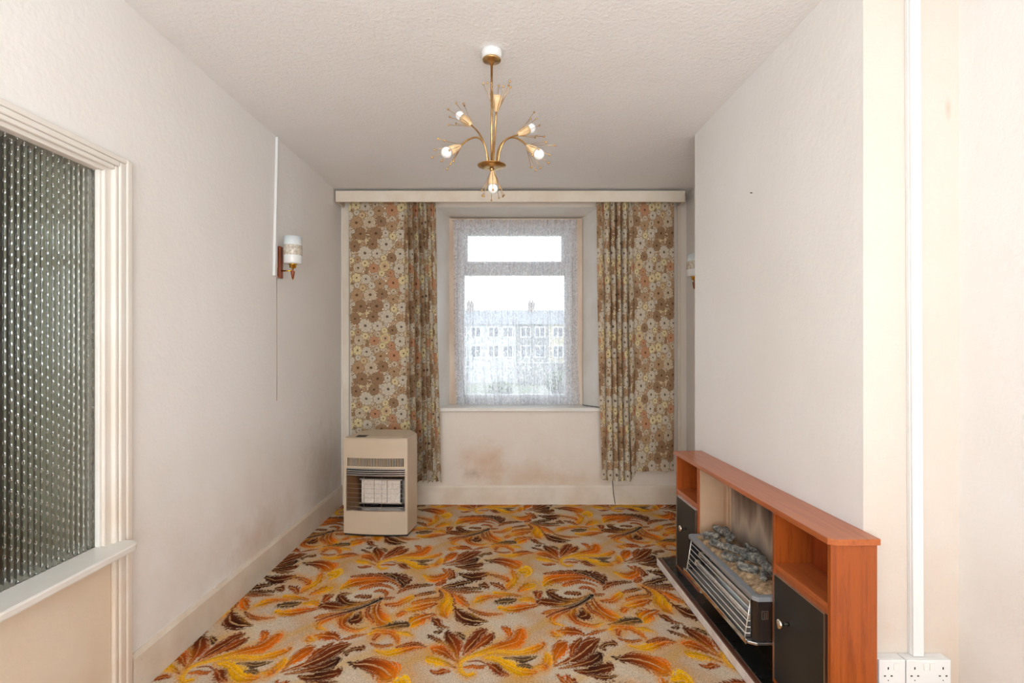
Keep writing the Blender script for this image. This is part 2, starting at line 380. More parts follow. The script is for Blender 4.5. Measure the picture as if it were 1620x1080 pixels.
struct(B(-1.455, -1.40, YB-.022, YB, .16, 2.56), 'lit_wall_strip_left', 'cream_paint', 'narrow cream strip added for the lit wall left of the left curtain', bevel=.003)  # pale strip stands in for bare wall catching light
struct(B(1.425, 1.452, YB-.02, YB, .16, 2.56), 'lit_wall_strip_right', 'cream_paint', 'narrow cream strip added for the lit wall right of the right curtain', bevel=.003)  # same added strip for lit wall on the right
# far-corner beading of the chimney breast and the near one
# ------------------------------------------------------------------ glazed opening in the left wall
w2 = thing('window_2', 'glazed opening in the left wall with reeded obscure glass and white sill', 'window', (XL, 1.3, .6))
w2['kind'] = 'structure'; del w2['category']
def W(mb, name, m, bevel=0, **k):
    o = mb.build(name, m, w2, bevel, **k); o.matrix_parent_inverse = Matrix.Translation((-XL, -1.3, -.6)); return o
for (a, b, zt_, pr) in ((2.062, 2.030, 2.062, .022), (2.030, 1.998, 2.042, .019), (1.998, 1.978, 2.022, .014)):
    W(B(XL-.004, XL+pr, b, a, 0, zt_), 'architrave', 'aged_gloss', .006)
for (a, b, ye, pr) in ((2.062, 2.042, 2.030, .022), (2.042, 2.022, 1.998, .019), (2.022, 2.005, 1.978, .014)):
    W(B(XL-.004, XL+pr, OY0-.05, ye, b, a), 'architrave', 'aged_gloss', .005)
W(B(XL-.07, XL-.002, 1.978-.03, 2.0, .62, 2.012), 'frame', 'aged_gloss', .003)
W(B(XL-.07, XL-.002, OY0, 1.9475, 1.992, 2.0125), 'frame', 'aged_gloss', .003)
W(B(XL-.07, XL-.002, OY0, OY0+.03, .62, 2.0), 'frame', 'aged_gloss', .003)
for a in ((1.936, 1.95, .63, 1.993), ):
    W(B(XL-.03, XL-.012, *a), 'glazing_bead', 'white_gloss', .003)
sl = [(-1.56, .5), (-1.385, .5), (-1.385, 1.97)]
sl += [(-1.385-.05*(1-math.cos(q)), 1.97+.05*math.sin(q)) for q in [PI/2*i/8 for i in range(1, 9)]]
sl += [(-1.47, 2.02), (-1.47, 1.99), (-1.56, 1.99)]
W(MB().prism(sl, .603, .63), 'sill', 'white_gloss', .006)
# the reeded pane: flat behind, a half-round reed every 21 mm in front
gx = XL-.035
ny = int((1.95-OY0)/.021*8)
vsx = []
for i in range(ny+1):
    y = OY0+(1.95-OY0)*i/ny; ph = (y/.021) % 1
    r = math.sqrt(max(0, 1-(2*ph-1)**2))*.0036
    vsx.append((gx+r, y))
mb = MB(); n = len(vsx)
vv = [(x, y, z) for z in (.63, 1.995) for x, y in vsx]+[(gx-.004, y, z) for z in (.63, 1.995) for x, y in vsx]
ff = [(i, i+1, n+i+1, n+i) for i in range(n-1)]+[(2*n+i, 3*n+i, 3*n+i+1, 2*n+i+1) for i in range(n-1)]
ff += [(0, n, 3*n, 2*n), (n-1, 3*n-1, 4*n-1, 2*n-1)]+[(i, 2*n+i, 2*n+i+1, i+1) for i in range(n-1)]+[(n+i, n+i+1, 3*n+i+1, 3*n+i) for i in range(n-1)]
mb.add(vv, ff, False); pane = W(mb, 'pane', 'reeded_glass'); pane['label'] = 'reeded obscure glass with rows of small raised dots'
# the dim room behind it
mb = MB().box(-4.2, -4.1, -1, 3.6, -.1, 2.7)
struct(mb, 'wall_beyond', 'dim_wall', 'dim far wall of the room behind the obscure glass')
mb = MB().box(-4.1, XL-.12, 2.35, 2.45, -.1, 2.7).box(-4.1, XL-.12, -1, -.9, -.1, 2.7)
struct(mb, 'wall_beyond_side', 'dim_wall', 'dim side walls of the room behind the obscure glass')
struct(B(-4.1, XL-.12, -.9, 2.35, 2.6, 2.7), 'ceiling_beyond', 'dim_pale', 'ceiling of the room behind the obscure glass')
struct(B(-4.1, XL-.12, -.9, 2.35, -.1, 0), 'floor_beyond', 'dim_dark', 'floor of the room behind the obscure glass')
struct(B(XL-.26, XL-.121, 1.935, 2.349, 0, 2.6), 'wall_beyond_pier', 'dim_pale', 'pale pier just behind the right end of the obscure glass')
cab = thing('tall_cupboard', 'dark tall cupboard seen blurred through the obscure glass', 'cupboard', (-3.3, 1.6, 0))
B(-.3, .3, -.5, .6, 0, 2.1).build('body', 'dim_dark', cab, .01)
B(.3, .32, -.48, .04, .05, 2.05).build('door', 'dim_brown', cab, .004); B(.3, .32, .06, .58, .05, 2.05).build('door', 'dim_brown', cab, .004)
l = D.lights.new('beyond_fill', 'POINT'); l.energy = 9; l.shadow_soft_size = .08; l.color = (1, .95, .88)  # fill lamp added to light the room behind the glass, no bulb modelled
lo = D.objects.new('beyond_fill', l); C.objects.link(lo); lo.location = (-2.5, .4, 2.3)

# ------------------------------------------------------------------ the window in view
w1 = thing('window_1', 'white framed window with top light and lower light, net curtain before it', 'window', (.04, YW, wz0))
w1['kind'] = 'structure'; del w1['category']
def V(mb, name, m, bevel=0):
    o = mb.build(name, m, w1, bevel); o.matrix_parent_inverse = Matrix.Translation((-.04, -YW, -wz0)); return o
s = F/YW
X = lambda px: (px-HX)/s
Z = lambda py: CAMH-(py-HY)/s
for a in ((X(708), X(724), Z(641), Z(346)), (X(906), X(921), Z(641), Z(346)), (X(724), X(906), Z(356), Z(346))):
    V(B(a[0], a[1], YW-.02, YW+.1, a[2], a[3]), 'casing', 'window_timber', .003)
yf0, yf1 = YW+.01, YW+.07
for nm, a in (('frame', (X(724), X(735), Z(641), Z(354))), ('frame', (X(893), X(906), Z(641), Z(354))),
          ('frame', (X(735), X(893), Z(368), Z(354))), ('frame', (X(735), X(893), Z(641), Z(624))), ('transom', (X(735), X(893), Z(435), Z(417)))):
    V(B(a[0], a[1], yf0, yf1, a[2], a[3]), nm, 'upvc', .005)
for a in ((X(735), X(740), Z(417), Z(368)), (X(888), X(893), Z(417), Z(368)), (X(740), X(888), Z(372), Z(368)), (X(740), X(888), Z(417), Z(413))):
    V(B(a[0], a[1], yf0-.008, yf1-.01, a[2], a[3]), 'opening_light_frame', 'upvc', .004)
V(B(X(738), X(890), yf0+.025, yf0+.031, Z(417), Z(368)), 'pane', 'clear_pane')
V(B(X(734), X(894), yf0+.025, yf0+.031, Z(625), Z(434)), 'pane', 'clear_pane')
V(B(wx0-.005, wx1+.02, YB-.035, YW+.03, wz0-.032, wz0), 'sill', 'white_gloss', .006)
mb = MB().tube([(X(716), YW-.03, Z(350)), (X(912), YW-.03, Z(350))], .004); V(mb, 'curtain_wire', 'brass')

# net curtain, gathered into soft folds and puddling on the sill
def grid_obj(name, nu, nv, fn, m, parent=None, uv=None, colfn=None, colname=None, smooth=True):
    us = np.linspace(0, 1, nu); vs_ = np.linspace(0, 1, nv)
    U, Vv = np.meshgrid(us, vs_)
    P = fn(U.ravel(), Vv.ravel())
    idx = np.arange(nu*nv).reshape(nv, nu)
    q = np.stack([idx[:-1, :-1], idx[:-1, 1:], idx[1:, 1:], idx[1:, :-1]], -1).reshape(-1, 4)
    me = D.meshes.new(name)
    me.vertices.add(nu*nv); me.vertices.foreach_set('co', P.astype(np.float32).ravel())
    me.loops.add(q.size); me.loops.foreach_set('vertex_index', q.ravel().astype(np.int32))
    me.polygons.add(len(q)); me.polygons.foreach_set('loop_start', (np.arange(len(q))*4).astype(np.int32))
    me.update(calc_edges=True); me.validate()
    me.polygons.foreach_set('use_smooth', np.full(len(q), smooth))
    if uv is not None:
        l = me.uv_layers.new(name='UVMap'); uvv = uv(U.ravel(), Vv.ravel())
        l.data.foreach_set('uv', uvv[q.ravel()].astype(np.float32).ravel())
    if colfn is not None:
        ca = me.color_attributes.new(colname, 'FLOAT_COLOR', 'POINT')
        ca.data.foreach_set('color', colfn(U.ravel(), Vv.ravel()).astype(np.float32).ravel())
    me.materials.append(MATS[m])
    o = D.objects.new(name, me); C.objects.link(o)
    if parent: o.parent = parent
    return o
def net(U, Vv):
    z = wz0+.004+Vv*(Z(349)-wz0-.004)
    hang = (1-Vv)
    x = X(718)+U*(X(912)-X(718)) + .012*np.sin(U*2*PI*3+1)*hang
    fold = .022*np.sin(2*PI*(U*13+.35*np.sin(U*9)))*(.5+.6*hang)+.010*np.sin(2*PI*(U*29+.8*np.sin(Vv*3)))
    bunch = np.exp(-((U-.32)/.05)**2)+np.exp(-((U-.83)/.05)**2)+.7*np.exp(-((U-.55)/.04)**2)
    low = np.exp(-(Vv/.16)**2)
    y = YW-.045+fold*.8-bunch*low*.035
    x = x+low*.03*np.sin(2*PI*U*4+.6)
    return np.stack([x, y, z], -1)
o = grid_obj('net_curtain', 200, 120, net, 'lace', uv=lambda U, Vv: np.stack([U*1.24, Vv*1.68], -1))
tag(o, 'white lace net curtain hanging across the window, bunched on the sill', 'net curtain')

# ------------------------------------------------------------------ curtain print (flowers packed in a repeating tile)
rng = np.random.default_rng(11)
TW, TH = .46, .62
def sRGBa(c): 
    c = np.array(c)/255.; return np.where(c <= .04045, c/12.92, ((c+.055)/1.055)**2.4)
FL = []
cols = {'cream': ((214, 198, 156), (120, 98, 76)), 'pale': ((202, 190, 172), (118, 104, 94)), 'tan': ((184, 152, 120), (116, 86, 64)),
        'orange': ((188, 140, 108), (126, 86, 64)), 'ring': ((206, 188, 164), (118, 94, 76)), 'brown': ((158, 126, 98), (108, 84, 64)), 'peach': ((200, 168, 138), (116, 90, 72))}
kinds = ['cream', 'pale', 'tan', 'ring', 'brown', 'pale', 'cream', 'peach', 'tan', 'pale', 'orange', 'brown', 'ring']
tries = 0
for R0, cnt in ((.056, 9), (.045, 15), (.031, 28), (.018, 70), (.012, 60)):
    got = 0; tr_ = 0
    while got < cnt and tr_ < 900:
        tr_ += 1
        x, y = rng.random()*TW, rng.random()*TH; r = R0*rng.uniform(.88, 1.1); ok = True
        for f in FL:
            dx = abs(x-f[0]); dx = min(dx, TW-dx); dy = abs(y-f[1]); dy = min(dy, TH-dy)
            if math.hypot(dx, dy) < (r+f[2])*.86: ok = False; break
        if ok: FL.append((x, y, r, kinds[(len(FL)*7+rng.integers(0, 3)) % len(kinds)], rng.integers(7, 14), rng.random()*6)); got += 1
NX, NY = 230, 310
gx_, gy_ = np.meshgrid((np.arange(NX)+.5)/NX*TW, (np.arange(NY)+.5)/NY*TH)
tile = np.tile(sRGBa((164, 132, 102)), (NY, NX, 1))
nzv = rng.random((NY, NX))
stip = (nzv > .66)[..., None]
tile = np.where(stip, sRGBa((206, 182, 152)), tile)
white = rng.random((NY//3+1, NX//3+1)).repeat(3, 0).repeat(3, 1)[:NY, :NX]
tile = np.where((white > .88)[..., None], sRGBa((238, 228, 214)), tile)
for (x, y, r, k, n, ph) in FL:
    dx = gx_-x; dx = (dx+TW/2) % TW-TW/2; dy = gy_-y; dy = (dy+TH/2) % TH-TH/2
    d = np.hypot(dx, dy); a = np.arctan2(dy, dx)+ph
    pet = np.abs(np.cos(a*n/2)); edge = r*(.80+.24*pet**.6)
    m_ = d < edge
    c, dk = sRGBa(cols[k][0]), sRGBa(cols[k][1])
    col = np.broadcast_to(c, tile.shape).copy()
    if r > .022:
        line = (np.abs(np.sin(a*n/2+PI/2)) < .16) & (d > r*.22)             # between petals
        vein = (np.abs(np.sin(a*n)) < .12) & (d > r*.2) & (d < r*.62)
        col[line | vein] = dk*.55+c*.45
        if k in ('ring', 'tan', 'brown'):
            ring = (np.abs((d/r*5) % 1-.5) < .13); col[ring] = dk*.6+c*.4
        if k == 'peach': col[d > r*.6] = sRGBa((206, 186, 140))
    rim = (d > edge-.0034); col[rim] = dk*.85+c*.15
    col[d < r*.20] = dk*.8
    if r > .03: col[(d > r*.20) & (d < r*.26)] = c
    tile = np.where(m_[..., None], col, tile)
def curtain_col(u, v):       # metres of cloth
    i = ((u/TW) % 1*NX).astype(int) % NX; j = ((v/TH) % 1*NY).astype(int) % NY
    c = np.minimum(tile[j, i]*np.array([1.12, 1.12, 1.08]), .9); return np.concatenate([c, np.ones((len(c), 1))], -1)

def make_curtain(name, label, xt0, xt1, xb0, xb1, qf, nf, mirror, hem_flat, hem_gath, seed):
    ZT = CAMH+(HY-318)/187.2
    FAB = .46+.95
    def param(U):                                     # U: 0 at the wall side, 1 at the window side
        fl = np.minimum(U/.34, 1); q = np.clip((U-.34)/.66, 0, 1); return fl, q
    def fn(U, Vv):
        fl, q = param(U)
        pos = fl*qf+q*(1-qf)
        hem = hem_flat+(hem_gath-hem_flat)*np.clip(q*9, 0, 1)+.006*np.sin(U*30+seed)
        z = hem+(ZT-hem)*Vv
        xt = xt0+(xt1-xt0)*pos; xb = xb0+(xb1-xb0)*pos
        x = xb+(xt-xb)*Vv**.8
        g = np.clip(q*6, 0, 1)
        phs = 2*PI*(q*nf+.22*np.sin(q*7+seed)+.10*np.sin(Vv*4+seed+q*3))
        amp = .040*(.45+.55*np.sin(q*3.1+.3)**2)*(1.15-.35*Vv)
        y = 4.555-g*amp*np.sin(phs)-g*.022
        x = x+g*.012*np.cos(phs*1.0)*(1.1-.5*Vv)
        hdr = np.exp(-((1-Vv)/.045))
        y = y+g*hdr*.008*np.sin(2*PI*q*24)
        y = y+.006*np.sin(U*14+Vv*5+seed)*(1-g)+.004*np.sin(Vv*17+U*9)
        return np.stack([x, y, z], -1)
    def cl(U, Vv):
        fl, q = param(U)
        u = fl*.46+q*.95
        return curtain_col(u if not mirror else 3-u, Vv*2.35)
    o = grid_obj(name, 470, 640, fn, 'curtain_cloth', colfn=cl, colname='print')
    tag(o, label, 'curtain', 'flowered curtains either side of the window')
    return o
make_curtain('curtain', 'brown and cream flowered curtain left of the window, behind the gas heater',
             -1.380, -.640, -1.355, -.590, .62, 7.3, False, .255, .222, 1.0)
make_curtain('curtain', 'brown and cream flowered curtain right of the window, above the teak surround',
             1.375, .715, 1.372, .765, .52, 5.4, True, .305, .235, 2.6)
# pelmet
pm = thing('pelmet', 'cream painted curtain pelmet board across the window wall', 'pelmet', (0, 4.44, 2.555))
B(-1.458, 1.43, -.005, .011, 0, .092).build('front_board', 'cream_paint', pm, .003)
B(-1.458, 1.43, .012, .195, .078, .091).build('top_board', 'cream_paint', pm)
B(1.415, 1.43, .012, .195, 0, .077).build('end_board', 'cream_paint', pm); B(-1.458, -1.443, .012, .195, 0, .077).build('end_board', 'cream_paint', pm)
B(-1.40, 1.39, .10, .118, .05, .07).build('curtain_rail', 'white_plastic', pm)

# ------------------------------------------------------------------ carpet
def img2floor(px, py):
    s = (py-HY)/CAMH; return (px-HX)/s, F/s
def floor2img(x, y):
    s = F/y; return HX+x*s, HY+CAMH*s
ZO = {'A': (680, 860), 'B': (860, 860), 'C': (500, 860)}; ZK = 220/1080
DK, BR, RU, OR, YE, OL, BK = (74, 33, 18), (116, 50, 20), (166, 72, 14), (216, 106, 4), (242, 172, 4), (96, 70, 46), (38, 26, 24)
S = [  # zoom, colours from root to tip, vein?, spine points (x, y, half width)
('A', (OR, YE, OR), 0, [(80,355,8),(140,390,35),(150,450,48),(110,510,50),(130,570,12)]),
('A', (RU, RU), 0, [(95,345,6),(160,370,16),(195,430,16),(185,480,10)]),
('A', (OR, OR, RU), 0, [(195,400,8),(240,440,32),(300,480,12)]),
('A', (BR, DK, DK), 1, [(195,500,14),(245,565,42),(330,595,40),(450,605,5)]),
('A', (BR, OR), 0, [(300,500,6),(370,535,14),(450,550,14),(560,545,5)]),
('A', (BR, DK, DK), 0, [(100,335,5),(190,322,20),(270,302,24),(318,298,12)]),
('A', (BR, DK), 0, [(100,345,4),(200,354,12),(300,350,14),(390,348,8)]),
('A', (RU, BR), 0, [(150,370,5),(280,376,11),(410,374,5)]),
('A', (DK, BR), 0, [(385,325,12),(430,325,24),(455,350,5)]),
('A', (DK, DK, BR), 0, [(230,235,10),(300,257,28),(370,258,34),(450,232,14)]),
('B', (RU, OR, RU), 0, [(85,950,5),(95,880,28),(130,820,50),(180,770,12)]),
('B', (RU, BR, BR), 1, [(80,955,5),(200,905,25),(290,850,58),(360,790,52),(430,745,10)]),
('B', (RU, BR), 0, [(215,870,14),(235,800,30),(285,750,20)]),
('B', (RU, BR, BK), 0, [(120,970,5),(250,945,18),(350,920,35),(410,890,45),(445,850,12)]),
('B', (BR, DK, BR), 0, [(240,985,8),(350,995,32),(450,975,45),(520,960,32),(542,970,6)]),
('B', (BR, DK), 0, [(350,1020,5),(430,1037,20),(500,1040,22),(575,1025,5)]),
('B', (DK, BR), 0, [(480,828,8),(455,805,20),(490,780,18),(540,775,22),(575,785,6)]),
('B', (OR, RU, RU), 0, [(110,680,12),(190,680,32),(270,690,25),(320,715,8)]),
('B', (RU, RU), 0, [(335,710,5),(400,690,18),(490,668,5)]),
('B', (OR, YE), 0, [(60,690,12),(90,712,26),(130,715,10)]),
('B', (YE, OR), 0, [(20,860,16),(32,900,36),(10,965,26)]),
('C', (YE, OR, OR, RU), 0, [(835,250,12),(900,272,26),(980,262,27),(1022,228,22),(985,200,12)]),
('A', (RU, BR), 0, [(150,200,10),(180,240,26),(150,272,10)]),
('C', (RU, RU), 0, [(930,322,8),(980,302,17),(1012,288,8)]),
('B', (BK, BR, RU, OR, OR), 1, [(525,878,4),(600,892,24),(700,892,42),(820,920,52),(915,965,58),(970,995,28),(1000,1040,6)]),
('A', (OR, YE, OR), 0, [(640,215,15),(662,270,28),(620,320,28),(595,355,12)]),
('A', (YE, YE), 0, [(700,215,22),(755,215,34),(740,250,12)]),
('A', (BR, OR), 0, [(470,242,6),(540,255,14),(600,275,22)]),
('A', (BR, RU), 0, [(475,308,10),(540,330,22),(590,365,8)]),
('A', (OR, YE), 0, [(690,370,12),(740,340,30),(805,325,22)]),
('A', (YE, RU), 0, [(500,385,14),(570,395,20),(650,400,15),(705,410,7)]),
('A', (YE, OR, OR), 0, [(350,455,10),(390,432,28),(460,415,15),(560,412,8)]),
('A', (OL, OL), 0, [(515,452,16),(590,450,26),(662,440,14)]),
('A', (YE, OR), 0, [(700,440,12),(760,430,20),(820,445,15),(880,460,10)]),
('A', (YE, OR, RU), 0, [(535,500,16),(640,508,28),(740,492,25),(860,472,8)]),
('C', (YE, OR, OR, RU, RU), 0, [(190,350,12),(260,312,30),(360,288,34),(470,278,34),(570,282,22),(640,320,16),(655,365,5)]),
('C', (RU, BR), 0, [(270,257,5),(400,245,13),(520,243,14),(600,262,10)]),
('C', (DK, DK, BR), 0, [(530,232,8),(600,247,20),(670,278,38),(700,290,36),(745,262,6)]),
('C', (DK, DK), 0, [(640,270,14),(680,310,26),(680,340,6)]),
('C', (RU, BR, DK), 0, [(630,385,5),(700,347,17),(800,327,16),(905,320,6)]),
('C', (OR, RU, RU), 0, [(340,352,8),(400,337,16),(480,320,14),(560,330,10),(605,352,6)]),
('C', (RU, RU), 0, [(450,375,6),(500,365,14),(545,380,15),(540,408,8)]),
('C', (BR, BR, BR), 0, [(460,432,8),(400,468,16),(280,492,24),(150,488,36),(60,478,28),(15,500,5)]),
('C', (BR, DK, BR), 0, [(450,440,8),(360,462,12),(260,466,26),(200,432,36),(195,398,18),(275,385,4)]),
('C', (RU, BR), 0, [(60,450,12),(85,420,24),(135,398,6)]),
('C', (BR, BR), 0, [(300,415,5),(350,410,16),(405,412,16),(430,400,6)]),
('C', (RU, RU, BR), 0, [(-10,575,8),(60,560,16),(150,548,14),(230,528,8)]),
('C', (BR, BR, RU, OR, YE), 0, [(440,482,10),(320,502,16),(230,560,36),(200,620,32),(250,662,20),(330,672,15),(405,650,6)]),
('C', (BR, RU, OR, YE), 0, [(270,525,6),(150,562,20),(50,602,20),(20,648,22),(65,665,10)]),
('C', (BR, DK), 0, [(345,535,12),(332,580,36),(275,600,28),(250,585,8)]),
('C', (BR, RU, OR, YE), 1, [(500,440,10),(470,500,30),(480,560,48),(520,600,48),(585,612,14)]),
('C', (BR, RU, OR), 0, [(410,490,12),(398,550,25),(430,590,20),(440,620,8)]),
('C', (RU, OR, YE), 0, [(540,475,12),(620,472,18),(700,440,24),(752,412,12)]),
('C', (BR, RU), 0, [(500,430,6),(560,425,12),(612,420,6)]),
('C', (BK, BK, BK, DK), 0, [(505,425,12),(440,455,9),(370,483,7),(270,510,6),(100,522,3)]),
('C', (BK, DK, RU), 0, [(480,440,6),(400,478,6),(280,520,6),(120,560,6),(0,600,6)]),
('C', (RU, BR, DK), 0, [(770,402,8),(850,388,14),(925,375,9)]),
('C', (BR, RU, OR), 0, [(955,362,8),(975,400,15),(945,430,14),(850,440,18),(755,462,15)]),
('C', (RU, OR, YE), 0, [(935,465,10),(850,490,24),(760,510,24),(690,520,12)]),
('C', (OR, OR), 0, [(630,560,12),(660,545,20),(700,530,10)]),
('C', (RU, OR, YE), 1, [(925,550,10),(840,572,30),(760,605,42),(715,645,12)]),
('C', (BR, BR), 0, [(905,585,14),(940,610,32),(960,640,20),(1035,655,5)]),
('C', (OL, OL, OL), 0, [(440,665,8),(540,652,22),(620,635,30),(705,628,22)]),
('C', (YE, OR, OR, OR), 0, [(415,705,12),(460,690,20),(560,690,20),(620,718,28),(632,765,14)]),
('C', (RU, OR), 0, [(445,745,16),(470,712,18),(500,705,8)]),
('C', (YE, YE), 0, [(640,690,12),(700,700,16),(742,715,8)]),
('C', (RU, RU), 0, [(430,780,10),(500,797,14),(590,785,9)]),
('C', (YE, YE, OR, OR), 0, [(465,832,10),(560,852,26),(660,828,30),(760,800,26),(850,805,8)]),
('C', (RU, BR), 0, [(620,805,6),(700,785,14),(780,775,14),(850,798,5)]),
('A', (YE, YE, YE, YE, OR, OR, OR), 0, [(340,1010,14),(282,1022,18),(238,985,20),(240,920,20),(300,880,18),(400,850,24),(550,800,34),(675,760,46),(705,705,42),(700,668,10)]),
('A', (RU, OR, RU), 0, [(558,648,8),(600,672,28),(622,710,22),(600,752,5)]),
('A', (YE, YE, OR), 0, [(450,852,12),(560,842,18),(700,850,22),(820,820,30),(878,785,20),(858,768,5)]),
('A', (YE, YE, YE, OR), 0, [(430,890,12),(520,902,28),(600,945,40),(700,990,42),(790,1000,26),(835,1000,6)]),
('A', (RU, BR, RU), 0, [(450,935,10),(510,970,36),(560,1008,26),(612,1022,8)]),
('A', (OL, OL), 0, [(570,890,5),(650,892,11),(722,905,28),(830,878,8)]),
('A', (OL, OL), 0, [(680,948,8),(750,950,17),(805,962,6)]),
('A', (OR, RU), 0, [(270,962,8),(330,955,16),(400,960,16),(432,948,6)]),
('A', (RU, BR), 0, [(290,918,3),(380,912,6),(442,940,4)]),
('A', (RU, BR, BR), 0, [(258,865,6),(300,800,34),(355,745,48),(400,690,34),(445,668,8)]),
('A', (OR, RU, BR), 0, [(280,868,4),(380,792,20),(450,740,38),(492,700,12)]),
('A', (RU, RU, BR, DK), 0, [(215,920,8),(210,850,24),(190,780,54),(150,720,36),(138,668,6)]),
('A', (DK, DK), 0, [(272,742,6),(250,720,22),(198,684,6)]),
('A', (DK, DK), 0, [(35,690,8),(70,685,16),(102,668,5)]),
('A', (DK, BR, BR), 0, [(-10,718,14),(60,750,18),(130,792,4)]),
('A', (RU, RU, OR), 0, [(200,912,5),(150,872,24),(90,832,36),(25,820,25)]),
('A', (RU, YE, YE), 0, [(200,962,6),(120,930,20),(50,912,32),(-10,900,25)]),
('A', (RU, RU), 0, [(10,990,12),(60,1002,20),(110,988,22),(150,992,10)]),
('A', (YE, OR), 0, [(820,960,8),(870,950,22),(900,960,20)]),
]
AV = np.array([1.14, .04]); BV = np.array([.53, 1.11])
NA, NB = 470, 470
ga, gb = np.meshgrid((np.arange(NA)+.5)/NA, (np.arange(NB)+.5)/NB)
FX = ga*AV[0]+gb*BV[0]; FY = ga*AV[1]+gb*BV[1]
def fnoise(x, y, sc, sd=0):                      # cheap value noise, numpy
    r = np.random.default_rng(sd).random((64, 64)); u = x*sc; v = y*sc
    i = np.floor(u).astype(int); j = np.floor(v).astype(int); fu = u-i; fv = v-j; fu = fu*fu*(3-2*fu); fv = fv*fv*(3-2*fv)
    g = lambda a, b: r[b % 64, a % 64]
    return (g(i, j)*(1-fu)+g(i+1, j)*fu)*(1-fv)+(g(i, j+1)*(1-fu)+g(i+1, j+1)*fu)*fv
ct = np.tile(sRGBa((220, 202, 176)), (NB, NA, 1))
n1 = .5+.25*(np.sin(2*PI*ga*2+1.3*np.sin(2*PI*gb))+np.sin(2*PI*(gb*2+ga)+2))
mauve = sRGBa((198, 168, 148)); ct = ct*(1-.5*n1[..., None])+mauve*.5*n1[..., None]
n2 = np.clip(.5+.5*np.sin(2*PI*(ga*3+gb)+np.sin(2*PI*gb*2)*1.5)-.55, 0, 1)[..., None]; ct = ct*(1-n2)+sRGBa((206, 150, 84))*n2
n2 = np.clip(.5+.5*np.sin(2*PI*(ga*1-2*gb)+np.sin(2*PI*ga*3))-.72, 0, 1)[..., None]*1.6; ct = ct*(1-n2)+sRGBa((218, 160, 50))*n2
